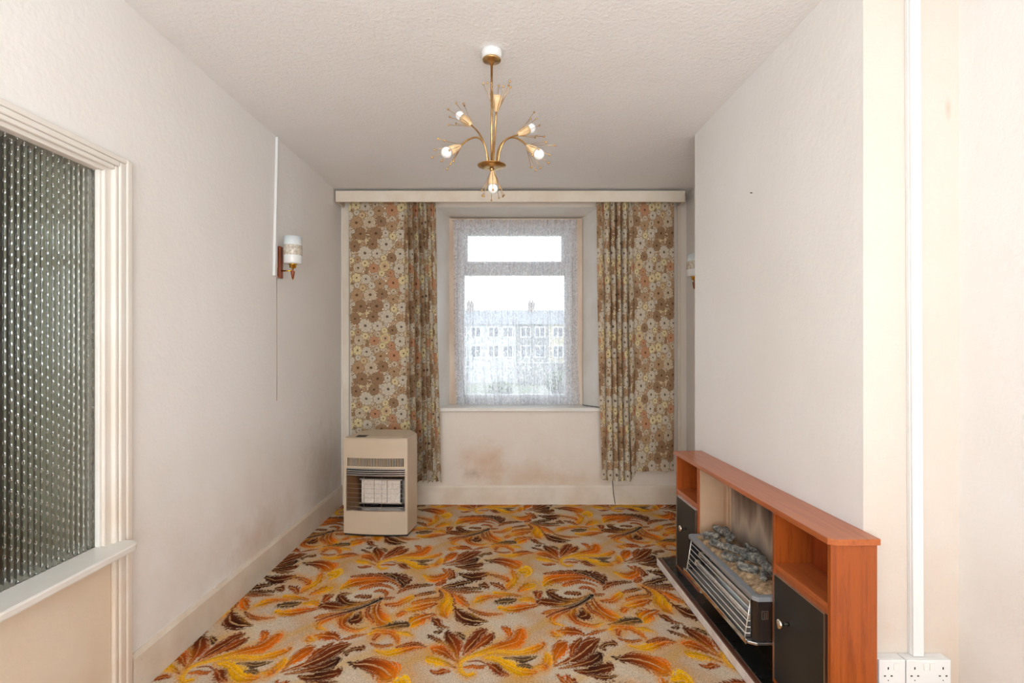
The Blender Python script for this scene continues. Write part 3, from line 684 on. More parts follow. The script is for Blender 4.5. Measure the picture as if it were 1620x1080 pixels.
for si, (zn, cs, vein, sp_) in enumerate(S):
    ox, oy = ZO[zn]
    pts = np.array(sp_, float); pts[:, 2] = pts[:, 2]*1.38+2
    # smooth the spine
    tt = np.linspace(0, len(pts)-1, (len(pts)-1)*6+1); k = np.clip(tt.astype(int), 0, len(pts)-2); f_ = tt-k
    p0 = pts[np.clip(k-1, 0, None)]; p1 = pts[k]; p2 = pts[k+1]; p3 = pts[np.clip(k+2, None, len(pts)-1)]; f_ = f_[:, None]
    sp = .5*((2*p1)+(-p0+p2)*f_+(2*p0-5*p1+4*p2-p3)*f_**2+(-p0+3*p1-3*p2+p3)*f_**3)
    seg = np.hypot(*(sp[1:, :2]-sp[:-1, :2]).T); arc = np.concatenate([[0], np.cumsum(seg)]); L = arc[-1]
    wm = max(3, sp[:, 2].max())
    lo = sp[:, :2].min(0)-wm*1.5-48; hi = sp[:, :2].max(0)+wm*1.5+48
    for ia in range(-4, 5):
        for ib in range(-1, 5):
            x = FX+ia*AV[0]+ib*BV[0]; y = FY+ia*AV[1]+ib*BV[1]
            ok = y > .5
            if not ok.any(): continue
            yy_ = np.where(ok, y, 1)
            px, py = floor2img(x, yy_)
            zx = (px-ox)/ZK; zy = (py-oy)/ZK
            msk = ok & (zx > lo[0]) & (zx < hi[0]) & (zy > lo[1]) & (zy < hi[1])
            if not msk.any(): continue
            qx = zx[msk]; qy = zy[msk]
            qx = qx+(fnoise(qx, qy, .11, 3)-.5)*5; qy = qy+(fnoise(qx, qy, .11, 4)-.5)*3
            best = np.full(len(qx), 1e9); bt = np.zeros(len(qx)); bw = np.zeros(len(qx)); bs = np.zeros(len(qx))
            for i in range(len(sp)-1):
                a = sp[i]; b = sp[i+1]; d = b[:2]-a[:2]; l2 = d@d+1e-9
                h = np.clip(((qx-a[0])*d[0]+(qy-a[1])*d[1])/l2, 0, 1)
                ex = qx-a[0]-h*d[0]; ey = qy-a[1]-h*d[1]; dd = np.hypot(ex, ey)
                wv = a[2]+(b[2]-a[2])*h
                rel = dd-wv*1.0
                up = rel < best
                best = np.where(up, rel, best); bt = np.where(up, arc[i]+h*seg[i], bt); bw = np.where(up, wv, bw)
                bs = np.where(up, np.sign(ex*d[1]-ey*d[0])*dd, bs)
            lam = 22.0
            lob = ((bt/lam+.25*np.sign(bs)+.015*np.abs(bs)) % 1)
            cut = (lob**1.0)*np.minimum(bw*.62, 21)*(.6+.8*fnoise(bt*.045+si*3, bs*0+np.sign(bs), 1, 14))
            sd_ = -(best+cut*(np.abs(bs) > bw*.25))-1
            al = np.clip(sd_/2.2+.5, 0, 1)
            t01 = np.clip(bt/L, 0, 1)*(len(cs)-1)
            carr = np.array([sRGBa(c) for c in cs]+[sRGBa(cs[-1])]); ki = np.clip(t01.astype(int), 0, len(cs)-1); fr_ = (t01-ki)[:, None]
            col = carr[ki]*(1-fr_)+carr[ki+1]*fr_
            # shaded weave: one flank lighter, streaks run with the leaf
            lt = np.clip(bs/np.maximum(bw, 1), -1, 1)[:, None]
            st = (fnoise(bt*.02+si, bs, .35, 9)-.5)[:, None]+.5*(fnoise(qx, qy, .25, 5)-.5)[:, None]
            col = col*(1+.35*lt*np.sign(math.sin(si*1.7)+.2)+.8*st)
            if wm > 13:                                                            # ribs of the leaf
                ctr = np.abs(bs+1.5*np.sin(bt*.08)) < 2.2
                rib = (((bt-1.1*np.abs(bs)) % 20) < 3.4) & (np.abs(bs) > 4)
                tone = np.where(ctr & (t01 > .06*(len(cs)-1)), 1.4 if wm > 30 else 1.0, 0.0)[:, None]
                col = col*(1-.55*tone)+sRGBa((226, 176, 110))*.55*tone
                gap = rib & (np.abs(bs) > .52*bw) & (wm > 26)
                col = col*np.where(rib, .80, 1.0)[:, None]
                col[gap] = sRGBa((218, 184, 138))
            if wm > 24:
                vn = (np.abs(bs+3) < 3.2) & (t01 > .12*(len(cs)-1)) & (t01 < .85*(len(cs)-1))
                if vein: col[vn] = sRGBa((214, 168, 118))
            cur = ct[msk]; 
            if cs[-1] in (YE, OR) and cs[0] != BK:                                   # soft dyed glow round the golden leaves
                gl_ = (np.clip((sd_+48)/46, 0, 1)**1.5*(1-al)*(.25+.75*fnoise(qx, qy, .06, 12)))[:, None]*.9
                cur = cur*(1-gl_)+sRGBa((228, 150, 34))*gl_
            halo = np.clip((sd_+5)/4, 0, 1)*(1-al); halo = halo[:, None]*.55        # pale outline
            cur = cur*(1-halo)+sRGBa((208, 188, 158))*halo
            ct[msk] = cur*(1-al[:, None])+np.clip(col, .004, 1)*al[:, None]
inv = np.linalg.inv(np.array([AV, BV]).T)
def carpet_col(x, y):
    ab = inv@np.stack([x, y]); a = (ab[0] % 1)*NA-.5; b = (ab[1] % 1)*NB-.5
    i = np.floor(a).astype(int); j = np.floor(b).astype(int); fa = (a-i)[:, None]; fb = (b-j)[:, None]
    g = lambda p, q: ct[q % NB, p % NA]
    c = (g(i, j)*(1-fa)+g(i+1, j)*fa)*(1-fb)+(g(i, j+1)*(1-fa)+g(i+1, j+1)*fa)*fb
    return np.concatenate([c, np.ones((len(c), 1))], -1)
def lerp(a, b, t): return a+(b-a)*t
CY0 = 1.2
def hearth_x(y):                      # the carpet is cut to the hearth, the surround and the chimney breast
    return np.where(y < 3.36, .953-.035*(y-1.81), 1.50)
def cfn(x0, xr, y0, y1):
    X_ = lambda U, Vv: x0+(xr(lerp(y0, y1, Vv))-x0)*U
    def fn(U, Vv):
        x = X_(U, Vv); y = lerp(y0, y1, Vv)
        z = .0015*fnoise(x+5, y+5, 12, 8)+.001*fnoise(x+5, y+5, 60, 6)
        return np.stack([x, y, z], -1)
    return fn, (lambda U, Vv: carpet_col(X_(U, Vv), lerp(y0, y1, Vv)))
fn, cf = cfn(-1.456, hearth_x, 1.73, YB-.02)
cp = grid_obj('carpet', 680, 760, fn, 'carpet_pile', colfn=cf, colname='weave')
tag(cp, 'fitted carpet with swirling orange, yellow and dark brown leaves on beige', 'carpet')
fn, cf = cfn(-1.456, lambda y: 1.50+0*y, YF+.01, 1.73)
cp2 = grid_obj('near_pile', 240, 480, fn, 'carpet_pile', cp, colfn=cf, colname='weave')

fn, cf = cfn(1.187, lambda y: 1.50+0*y, 1.73, 1.808)
grid_obj('near_pile', 60, 20, fn, 'carpet_pile', cp, colfn=cf, colname='weave')

# ------------------------------------------------------------------ hearth and fire surround (frame: y runs along the chimney breast)
RZ = math.radians(2.0); O3 = (1.183, 1.81, 0)
he = thing('hearth', 'low black tiled hearth slab with brown and pale painted edge in front of the surround', 'hearth', O3, RZ)
B(-.205, -.002, -.075, 1.53, .0, .046).build('slab', 'hearth_side', he)
for k in range(4):
    B(-.203, -.003, -.07+k*.4, -.07+k*.4+.396, .046, .052).build('tile', 'hearth_tile', he, .001)
B(-.228, -.206, -.08, 1.535, 0, .041).build('edge_strip', 'hearth_side', he, .002)
B(-.226, -.2055, -.08, 1.533, .0412, .050).build('edge_strip', 'brown_strip', he, .002)['label'] = 'brown wooden edging strip'
B(-.228, 0, 1.531, 1.542, 0, .041).build('edge_strip', 'hearth_side', he, .002)

fs = thing('fire_surround', 'orange teak fire surround with two small cupboards and open shelves', 'fireplace surround', O3, RZ)
HB, HT = .053, .715
D0 = -.158
mt = MB().prism([(-.001, -.085), (-.06, -.085), (-.145, -.085), (-.168, -.070), (-.168, 1.405), (-.001, 1.405)], HT, .736)
mt.build('mantel_top', 'teak_along', fs, .002)
def side(y0, y1, name='side_panel'): B(D0, -.004, y0, y1, HB, HT-.001).build(name, 'teak_upright', fs, .001)
def unit(y0, y1, near):
    # two sides, back, shelf, a cupboard with a framed black door
    side(y0, y0+.017); side(y1-.017, y1)
    B(-.014, -.005, y0+.018, y1-.018, HB, HT-.002).build('back_panel', 'teak_inner', fs)
    B(D0+.002, -.015, y0+.0175, y1-.0175, .498, .516).build('shelf', 'teak_along', fs, .001)
    B(D0+.002, -.015, y0+.0175, y1-.0175, HB, HB+.016).build('bottom_rail', 'teak_upright', fs)
    B(D0+.004, D0+.016, y0+.0175, y1-.0175, .478, .4975).build('top_rail', 'teak_upright', fs)
    dy0, dy1 = (y0+.030, y1-.019)
    d = B(D0-.002, D0+.014, dy0, dy1, HB+.019, .476).build('door', 'black_leatherette', fs, .001)
    d['label'] = 'black leatherette door with thin silver trim'
    for a in ((dy0, dy1, .4762, .4795), (dy0-.003, dy0, HB+.018, .4795), (dy1, dy1+.003, HB+.018, .4795)):
        B(D0-.004, D0+.010, *a).build('door_trim', 'silver_trim', d)
    ky = dy1-.10
    MB().lathe([(.0001, 0), (.008, 0), (.006, .014), (.007, .024), (.016, .029), (.018, .036), (.014, .041), (.0001, .042)], (D0-.002, ky if near else ky-.06, .335), (-1, 0, 0)).build('knob', 'knob_metal', d)
unit(-.072, .290, True); unit(1.048, 1.395, False)
# beige side linings and scorched back of the fire opening
B(D0+.006, -.006, 1.036, 1.047, HB, HT-.001).build('cheek_lining', 'beige_fire_panel', fs, .001)
B(D0+.006, -.006, .291, .300, HB, HT-.001).build('cheek_lining', 'beige_fire_panel', fs, .001)
B(-.012, -.004, .301, 1.035, HB, HT-.001).build('scorched_panel', 'scorched_panel', fs)
B(-.026, -.0125, 1.000, 1.0355, HB, HT-.001).build('cover_bead', 'beige_fire_panel', fs, .003)
B(-.020, -.0125, .970, .999, HB, HT-.001).build('cover_bead', 'beige_fire_panel', fs, .003)

# ------------------------------------------------------------------ electric fire
ef = thing('electric_fire', 'grey and dark wood-effect electric bar fire with imitation logs on top, in the surround', 'electric fire', (O3[0], O3[1], 0), RZ)
y0, y1 = .304, 1.028; zt, zb = .372, .185
xf = -.224
FE = (.305, 1.030)
# top plate with turned-down lip, cut away for the bed
def ring_plate(z0, z1):
    mb = MB()
    mb.prism([(xf, y0+.016), (xf+.030, y0+.026), (xf+.030, y1-.026), (xf, y1-.016)], z0, z1)
    mb.prism([(xf, y0+.016), (xf+.016, y0-.003), (-.03, y0-.003), (-.03, y0+.026), (xf+.030, y0+.026)], z0, z1)
    mb.prism([(xf, y1-.016), (xf+.030, y1-.026), (-.03, y1-.026), (-.03, y1), (xf+.016, y1)], z0, z1)
    return mb
ring_plate(zt-.018, zt).build('top_plate', 'grey_enamel', ef, .002)
B(-.03, -.0125, y0, y1, zt-.018, zt).build('rear_rail', 'grey_enamel', ef, .002)
# side cheeks with a narrow angled front corner
for sgn, ye in ((1, y0), (-1, y1)):
    MB().prism([(xf+.018, ye+sgn*.001), (-.03, ye+sgn*.001), (-.03, ye+sgn*.012), (xf+.024, ye+sgn*.012)], zb+.0115, zt-.0185).build('side_panel', 'fake_walnut', ef)
    MB().prism([(xf+.002, ye+sgn*.020), (xf+.0175, ye+sgn*.001), (xf+.0235, ye+sgn*.012), (xf+.008, ye+sgn*.032)], zb+.0115, zt-.0185).build('corner_panel', 'fake_walnut', ef)
mb = MB().prism([(xf-.020, y0+.012), (xf+.010, y0-.006), (-.03, y0-.006), (-.03, y1), (xf+.010, y1), (xf-.020, y1-.012)], zb, zb+.011)
mb.build('bottom_tray', 'brushed_steel', ef, .002)
B(xf-.026, xf-.0205, y0+.014, y1-.014, zb-.004, zb+.016).build('front_lip', 'chrome', ef, .002)
# parabolic reflector and black back
rp = [(xf-.015, zb+.014), (xf+.02, zb+.016), (xf+.05, zb+.022), (xf+.08, zb+.036), (xf+.10, zb+.058), (xf+.112, zb+.085), (xf+.116, zb+.105)]
vv = [(x, y, z) for y in (y0+.036, y1-.036) for x, z in rp]; n = len(rp)
MB().add(vv, [(i, i+1, n+i+1, n+i) for i in range(n-1)], True).build('reflector', 'satin_reflector', ef)
B(xf+.122, -.035, y0+.014, y1-.014, zb+.013, zt-.02).build('inner_case', 'soot_black', ef)
for y in (y0+.033, y1-.037):
    B(xf+.002, xf+.12, y, y+.003, zb+.013, zt-.02).build('end_cheek', 'soot_black' if y > .6 else 'brushed_steel', ef)
for (dx, dz) in ((.035, .055), (.055, .095), (.03, .13)) [:2]:
    e = MB().tube([(xf+dx, y0+.040, zb+dz), (xf+dx, y1-.040, zb+dz)], .0105, 12).build('heating_element', 'element_clay', ef)
    mb = MB()
    N = 90
    pts = [(xf+dx+.0116*math.cos(2*PI*i/6), y0+.075+(y1-y0-.15)*i/(N*6), zb+dz+.0116*math.sin(2*PI*i/6)) for i in range(N*6+1)]
    mb.tube(pts, .0007, 4).build('coil', 'brushed_steel', e)
    for y in (y0+.044, y1-.058):
        MB().tube([(xf+dx, y, zb+dz), (xf+dx, y+.014, zb+dz)], .014, 10).build('element_cap', 'element_clay', ef)
# guard rods
for k in range(6):
    q = k/5; z = zb+.028+q*.122; x = xf-.016+q*.020
    MB().tube([(xf+.020, y0+.034, z), (x, y0+.037, z), (x, y1-.037, z), (xf+.020, y1-.034, z)], .0023, 6).build('guard_rod', 'guard_steel', ef)
for y in (y0+.040, y1-.040):
    MB().tube([(xf-.018, y, zb+.012), (xf+.008, y, zt-.016)], .0028, 6).build('guard_upright', 'guard_steel', ef)
# switch plate on the near cheek
sw = B(xf+.030, xf+.056, y0-.0025, y0+.002, .285, .318).build('switch_plate', 'silver_trim', ef)
B(xf+.033, xf+.053, y0-.003, y0, .288, .315).build('switch_recess', 'soot_black', sw)
B(xf+.037, xf+.041, y0-.0055, y0, .290, .313).build('rocker', 'silver_trim', sw); B(xf+.045, xf+.049, y0-.0055, y0, .290, .313).build('rocker', 'silver_trim', sw)
# ash bed and imitation logs
def bed(U, Vv):
    x = xf+.030+U*.165; y = y0+.027+Vv*(y1-y0-.054)
    z = zt-.012+.030*np.sin(PI*np.clip(U, 0, 1))*np.sin(PI*np.clip(Vv, 0, 1))**.4+.022*(fnoise(x*1+3, y+3, 26, 2)-.3)*np.sin(PI*U)**.5+.006*fnoise(x+2, y+2, 90, 1)+U*.018
    return np.stack([x, y, z], -1)
grid_obj('ash_bed', 60, 150, bed, 'coal_bed', ef)
def log(p, q, r, seed):
    p = Vector(p); q = Vector(q); N, M = 14, 12; vs_ = []
    d = (q-p).normalized(); a = d.cross(Vector((0, 0, 1))).normalized(); b = a.cross(d)
    for i in range(N):
        tt_ = i/(N-1); c_ = p.lerp(q, tt_)
        rr = r*(1 if 0 < i < N-1 else .72)
        for k in range(M):
            g = 2*PI*k/M; v = math.cos(g)*a+math.sin(g)*b
            w_ = .86*rr*(1+.5*mnoise.noise(Vector((c_*22+v*1.6))+Vector((seed*5, 0, 0)))+.15*math.sin(g*4+seed))
            vs_.append(c_+v*w_)
    mb = MB().add(vs_, [(i*M+k, i*M+(k+1) % M, (i+1)*M+(k+1) % M, (i+1)*M+k) for i in range(N-1) for k in range(M)], True)
    mb.add([vs_[k] for k in range(M)], [tuple(range(M))]); mb.add([vs_[(N-1)*M+k] for k in range(M)], [tuple(range(M))])
    return mb.build('imitation_log', 'log_grey', ef)
zL = zt+.028
for i, (xa, ya, za, xb, yb, zb_, r) in enumerate([
    (-.175, .93, 0, -.120, .87, .008, .020), (-.10, .98, .02, -.085, .80, .034, .020), (-.06, .93, .03, -.12, .76, .03, .017),
    (-.175, .84, .0, -.135, .72, .004, .020), (-.15, .74, .01, -.095, .62, .026, .021), (-.185, .68, -.004, -.14, .58, .002, .019),
    (-.12, .63, .014, -.065, .52, .024, .022), (-.175, .55, .0, -.125, .47, .004, .020), (-.07, .55, .02, -.10, .40, .028, .022),
    (-.10, .46, .012, -.145, .385, .01, .018), (-.055, .72, .02, -.06, .60, .03, .018)]):
    log((xa, ya, zL+za), (xb, yb, zL+zb_), r, i)

# ------------------------------------------------------------------ gas cabinet heater
hx0, hy0 = -1.209, 3.86
ht = thing('gas_heater', 'beige cabinet gas heater on the carpet in the corner by the left curtain', 'heater', (hx0, hy0, .0035), math.radians(-4.3))
Wd, Hh = .466, .702
def bulge(x): return -.020*(1-(2*x/Wd-1)**2)
def curved(x0, x1, z0, z1, off=0, th=.008, n=12):
    mb = MB(); vs_ = []
    for i in range(n+1):
        x = x0+(x1-x0)*i/n; yb = bulge(x)+off
        vs_ += [(x, yb, z0), (x, yb, z1), (x, yb+th, z1), (x, yb+th, z0)]
    fs_ = []
    for i in range(n):
        a = i*4; b = a+4
        for k in range(4): fs_.append((a+k, a+(k+1) % 4, b+(k+1) % 4, b+k))
    fs_ += [(0, 3, 2, 1), (n*4, n*4+1, n*4+2, n*4+3)]
    return mb.add(vs_, fs_)
# footprint and shell
fp_back = [(Wd+.012, .225), (Wd-.09, .405), (.055, .405), (.012, .20)]
front = [(Wd*i/12, bulge(Wd*i/12)) for i in range(13)]
z_s0, z_s1 = .500, .560      # slots
z_o0, z_o1 = .188, .487      # opening incl. louvres
xo0, xo1 = .024, .448
curved(0, Wd, z_s1, Hh-.012).build('front_panel', 'heater_casing', ht)
curved(0, Wd, .018, z_o0).build('front_panel', 'heater_casing', ht)
curved(0, Wd, z_o1, z_s0).build('front_panel', 'heater_casing', ht)
curved(0, xo0, z_o0, z_o1, n=3).build('front_panel', 'heater_casing', ht); curved(xo1, Wd, z_o0, z_o1, n=3).build('front_panel', 'heater_casing', ht)
curved(0, .030, z_s0, z_s1, n=3).build('front_panel', 'heater_casing', ht); curved(.440, Wd, z_s0, z_s1, n=3).build('front_panel', 'heater_casing', ht)
ns = 36
for k in range(1, ns):
    x = .030+(.41)*k/ns
    B(x-.0021, x+.0021, bulge(x), bulge(x)+.007, z_s0, z_s1).build('slot_bar', 'heater_casing', ht)
curved(.028, .442, z_s0-.004, z_s1+.004, off=.018, th=.003).build('slot_backing', 'soot_black', ht)
# sides and back
def wallseg(a, b, z0, z1, th=.006):
    a = Vector(a); b = Vector(b); d = (b-a).normalized(); nn = Vector((-d.y, d.x))*th
    return MB().prism([tuple(a), tuple(b), tuple(b+nn), tuple(a+nn)], z0, z1)
P0, P1, P2, P3, P4, P5 = (Wd, .006), (Wd+.012, .225), (Wd-.09, .405), (.055, .405), (.012, .20), (0, .006)
for a, b in ((P0, P1), (P1, P2), (P2, P3), (P3, P4), (P4, P5)):
    wallseg(a, b, .018, Hh-.012).build('side_panel', 'heater_casing', ht)
top = front+[P1, P2, P3, P4]
MB().prism(top, Hh-.012, Hh).build('top_plate', 'heater_casing', ht, .003)
MB().prism([(x*.99+.002, y+.010) for x, y in top[:13]]+[(Wd, .22), (Wd-.10, .39), (.06, .39), (.02, .19)], .004, .018).build('base_plate', 'dark_slot', ht)
MB().prism([(.15, .03), (Wd-.05, .03), (Wd-.10, .37), (.17, .37)], Hh, Hh+.004).build('lid', 'heater_casing', ht, .002)
B(.075, .15, .035, .10, Hh, Hh+.003).build('control_panel', 'soot_black', ht)
for x in (.05, Wd-.05):
    for y in (.04, .36 if 0 else .30):
        MB().ball((x, y, .0075), .0075).build('castor', 'dark_slot', ht)
# combustion opening
B(xo0-.004, xo1+.004, .10, .104, z_o0-.01, z_o1+.01).build('firebox_back', 'radiant_reflector', ht)
MB().add([(xo0, .004, z_o0-.002), (xo0, .004, z_o1), (.11, .10, z_o1), (.11, .10, z_o0-.002)], [(0, 1, 2, 3)]).build('firebox_cheek', 'radiant_reflector', ht)
MB().add([(xo1, .004, z_o0-.002), (xo1, .004, z_o1), (.385, .10, z_o1), (.385, .10, z_o0-.002)], [(3, 2, 1, 0)]).build('firebox_cheek', 'brushed_steel', ht)
MB().prism([(-.012, z_o0-.001), (.10, z_o0+.022), (.10, z_o0-.004), (-.012, z_o0-.006)], xo0, xo1, 'x').build('firebox_tray', 'brushed_steel', ht)
MB().prism([(-.008, z_o1-.055), (.08, z_o1-.085), (.08, z_o1-.070), (-.008, z_o1-.045)], xo0, xo1, 'x').build('hood', 'radiant_reflector', ht)
B(xo0, xo1, .02, .09, z_o1-.045, z_o1).build('louvre_box', 'soot_black', ht)
for k in range(4):
    curved(xo0-.002, xo1+.002, z_o1-.008-k*.0145, z_o1-.0005-k*.0145, off=-.003-.001*k, th=.014).build('louvre', 'brushed_steel', ht)
for k in range(3):
    a = .112+k*.096
    pq = B(a, a+.093, .052, .070, z_o0+.035, z_o1-.100).build('ceramic_plaque', 'ceramic_plaque', ht, .002)
B(.100, .411, .071, .098, z_o0+.028, z_o1-.092).build('burner_frame', 'soot_black', ht)
B(.098, .413, .050, .071, z_o1-.099, z_o1-.090).build('burner_rail', 'brushed_steel', ht)
B(.098, .413, .050, .071, z_o0+.028, z_o0+.034).build('burner_rail', 'brushed_steel', ht)
curved(xo0-.004, xo1+.004, z_o0-.006, z_o0+.001, off=-.002, th=.01).build('opening_edge', 'brushed_steel', ht)
for x in (xo0-.003, xo1):
    B(x, x+.003, bulge(x)-.003, bulge(x)+.01, z_o0, z_o1).build('opening_edge', 'brushed_steel', ht)
for k in range(6):
    z = z_o0+.022+k*.033
    pts = [(xo0+(xo1-xo0)*i/12, bulge(xo0+(xo1-xo0)*i/12)+.002, z) for i in range(13)]
    MB().tube(pts, .0015, 5).build('guard_wire', 'silver_trim', ht)
for x in (.155, .285):
    MB().tube([(x, bulge(x)-.001, z_o0), (x, bulge(x)-.001, z_o1-.05)], .0017, 5).build('guard_wire', 'silver_trim', ht)
MB().tube([(.19, .02, z_o0+.024), (.22, .02, z_o0+.028), (.235, .04, z_o0+.028)], .004, 6).build('pilot_light', 'soot_black', ht)

# ------------------------------------------------------------------ chandelier
CY = 2.38; CX = -.090
ch = thing('chandelier', 'brass sputnik-style ceiling light with six lamp holders and beaded sprays', 'ceiling light', (CX, CY, H))
def CH(mb, name, m, parent=None):
    o = mb.build(name, m, parent or ch)
    if parent is None: o.matrix_parent_inverse = Matrix.Translation((-CX, -CY, -H))
    return o
CH(MB().lathe([(.0001, 0), (.044, 0), (.046, -.010), (.045, -.028), (.040, -.036), (.0001, -.037)], (CX, CY, H)), 'ceiling_rose', 'white_plastic')
CH(MB().lathe([(.0001, -.0372), (.037, -.0372), (.041, -.042), (.040, -.046), (.020, -.050), (.012, -.056), (.006, -.066), (.0001, -.066)], (CX, CY, H)), 'canopy', 'brass')
zd = at(778, 263, CY).z
CH(MB().tube([(CX, CY, H-.06), (CX, CY, zd)], .0052, 12), 'stem', 'brass')
CH(MB().lathe([(.0001, -.004), (.020, -.010), (.045, -.006), (.062, .002), (.0635, .004), (.045, -.001), (.02, -.003), (.0001, -.001)], (CX, CY, zd)), 'dish', 'brass')
def bez(p, n=14):
    p = [Vector(q) for q in p]; out = []
    for i in range(n+1):
        t_ = i/n; q = p[:]
        while len(q) > 1: q = [q[k].lerp(q[k+1], t_) for k in range(len(q)-1)]
        out.append(q[0])
    return out
def lamp(base, direc, bulb=True, seed=0):
    base = Vector(base); d = Vector(direc).normalized()
    h = CH(MB().lathe([(.0001, 0), (.007, 0), (.011, .006), (.0155, .022), (.0185, .044), (.0185, .064), (.0170, .064), (.0165, .044), (.0001, .034)], base, d, 16), 'lamp_holder', 'cream_enamel')
    if bulb:
        c = base+d*.080
        b_ = CH(MB().ball(c, .0225, 20, 12), 'bulb', 'bulb_glass')
        CH(MB().tube([base+d*.045, base+d*.056], .0125, 12), 'bulb_cap', 'brass')
    a = d.orthogonal().normalized(); b2 = d.cross(a); rr = random.Random(seed)
    for k in range(9):
        g = 2*PI*k/9+rr.uniform(-.15, .15); sp_ = rr.uniform(.30, .62); L_ = rr.uniform(.098, .125)
        dirn = (d+(math.cos(g)*a+math.sin(g)*b2)*sp_).normalized()
        s0 = base+d*.004+(math.cos(g)*a+math.sin(g)*b2)*.008
        tip = s0+dirn*L_
        w_ = CH(MB().tube([s0, tip], .0010, 5), 'spray_wire', 'brass')
        o_ = MB().ball(tip, .0048, 8, 5).build('bead', 'brass', w_)
def arm(p0, ctrl, base, direc, bulb=True, seed=0):
    CH(MB().tube(bez([p0]+ctrl+[base]), .0042, 10), 'arm', 'brass'); lamp(base, direc, bulb, seed)
P_ = lambda px, py, dy: at(px, py, CY+dy)
arm(P_(771, 262, -.012), [P_(771, 205, -.02), P_(748, 212, -.07)], P_(728, 231, -.12), (P_(703, 243, -.17)-P_(728, 231, -.12)), True, 1)
arm(P_(774, 262, .01), [P_(768, 228, .02), P_(764, 214, .06)], P_(746, 198, .12), (P_(724, 180, .15)-P_(746, 198, .12)), True, 2)
arm(P_(780, 262, -.02), [P_(781, 235, -.05), P_(783, 215, -.10)], P_(785, 177, -.13), (P_(787.5, 150, -.165)-P_(785, 177, -.13)), False, 3)
arm(P_(786, 262, .012), [P_(784, 226, .03), P_(798, 220, .08)], P_(819, 213, .13), (P_(842, 202, .16)-P_(819, 213, .13)), True, 4)
arm(P_(788, 262, -.012), [P_(790, 205, -.02), P_(818, 212, -.06)], P_(834, 231, -.11), (P_(861, 250, -.17)-P_(834, 231, -.11)), True, 5)
CH(MB().tube([(CX, CY, zd), (CX, CY, zd-.022)], .008, 12), 'stem_collar', 'brass')
lamp((CX+.004, CY, zd-.020), (.02, -.05, -1), True, 6)

# ------------------------------------------------------------------ wall lights
def sconce(y, xw, sgn, z, label):
    sc = thing('wall_light', label, 'wall light', (xw, y, z), 0, 'opal glass wall lights')
    B(min(0, sgn*.018), max(0, sgn*.018), -.022, .022, -.115, .085).build('back_plate', 'teak', sc, .003)
    cx = sgn*.088
    MB().tube([(sgn*.016, 0, -.068), (cx, 0, -.068)], .005, 10).build('arm', 'bright_brass', sc)
    MB().lathe([(.0001, -.062), (.006, -.062), (.006, -.052), (.020, -.048), (.021, -.030), (.030, -.026), (.0001, -.026)], (cx, 0, 0)).build('cup', 'bright_brass', sc)
    MB().lathe([(.0001, -.118), (.006, -.117), (.013, -.076), (.012, -.072), (.007, -.066), (.0001, -.066)], (cx, 0, 0)).build('finial', 'teak', sc)
    MB().lathe([(.0001, -.126), (.004, -.124), (.004, -.117), (.0001, -.117)], (cx, 0, 0)).build('finial_tip', 'bright_brass', sc)
    sh = MB().lathe([(.020, -.025), (.052, -.024), (.055, -.020), (.055, .028)], (cx, 0, 0), n=36).build('shade', 'opal_glass', sc)
    MB().lathe([(.0552, .028), (.0562, .032), (.0562, .088), (.0552, .092)], (cx, 0, 0), n=36).build('shade_band', 'band_glass', sh)
    MB().lathe([(.055, .092), (.055, .146), (.053, .146), (.053, .02), (.050, -.018), (.02, -.020)], (cx, 0, 0), n=36).build('shade_rim', 'opal_glass', sh)
sconce(3.40, XL, 1, 1.905, 'opal glass wall light with teak back plate on the left wall')
sconce(4.18, XR, -1, 1.930, 'opal glass wall light in the right alcove, half hidden by the chimney breast')
# trunking
o = MB().add([(XL, 3.350, 2.665), (XL+.016, 3.350, 2.665), (XL+.016, 3.380, 2.665), (XL, 3.380, 2.665),
              (XL, 3.308, 1.795), (XL+.016, 3.308, 1.795), (XL+.016, 3.338, 1.795), (XL, 3.338, 1.795)],
             [(0, 1, 2, 3), (4, 7, 6, 5), (0, 4, 5, 1), (1, 5, 6, 2), (2, 6, 7, 3), (3, 7, 4, 0)]).build('cable_trunking', 'white_plastic', None, .002)
tag(o, 'thin white cable trunking from the ceiling to the left wall light', 'cable trunking')
B(0, .012, -.012, .010, 0, .05).build('junction_piece', 'teak', o).location = (XL, 3.36, 1.80)
tr_ = thing('cable_trunking', 'tall white cable trunking down the side of the chimney breast to the sockets', 'cable trunking', (1.35, 1.80, .325))
def lean(x0, x1, y0, y1, m, nm, dz1=2.342, ln=-.012):
    return MB().add([(x0, y0, 0), (x1, y0, 0), (x1, y1, 0), (x0, y1, 0), (x0+ln, y0, dz1), (x1+ln, y0, dz1), (x1+ln, y1, dz1), (x0+ln, y1, dz1)],
                    [(0, 3, 2, 1), (4, 5, 6, 7), (0, 1, 5, 4), (1, 2, 6, 5), (2, 3, 7, 6), (3, 0, 4, 7)]).build(nm, m, tr_, .0015)
lean(-.018, .020, -.006, .0095, 'white_plastic', 'base'); lean(-.0165, .0185, -.016, -.0062, 'white_plastic', 'cover')
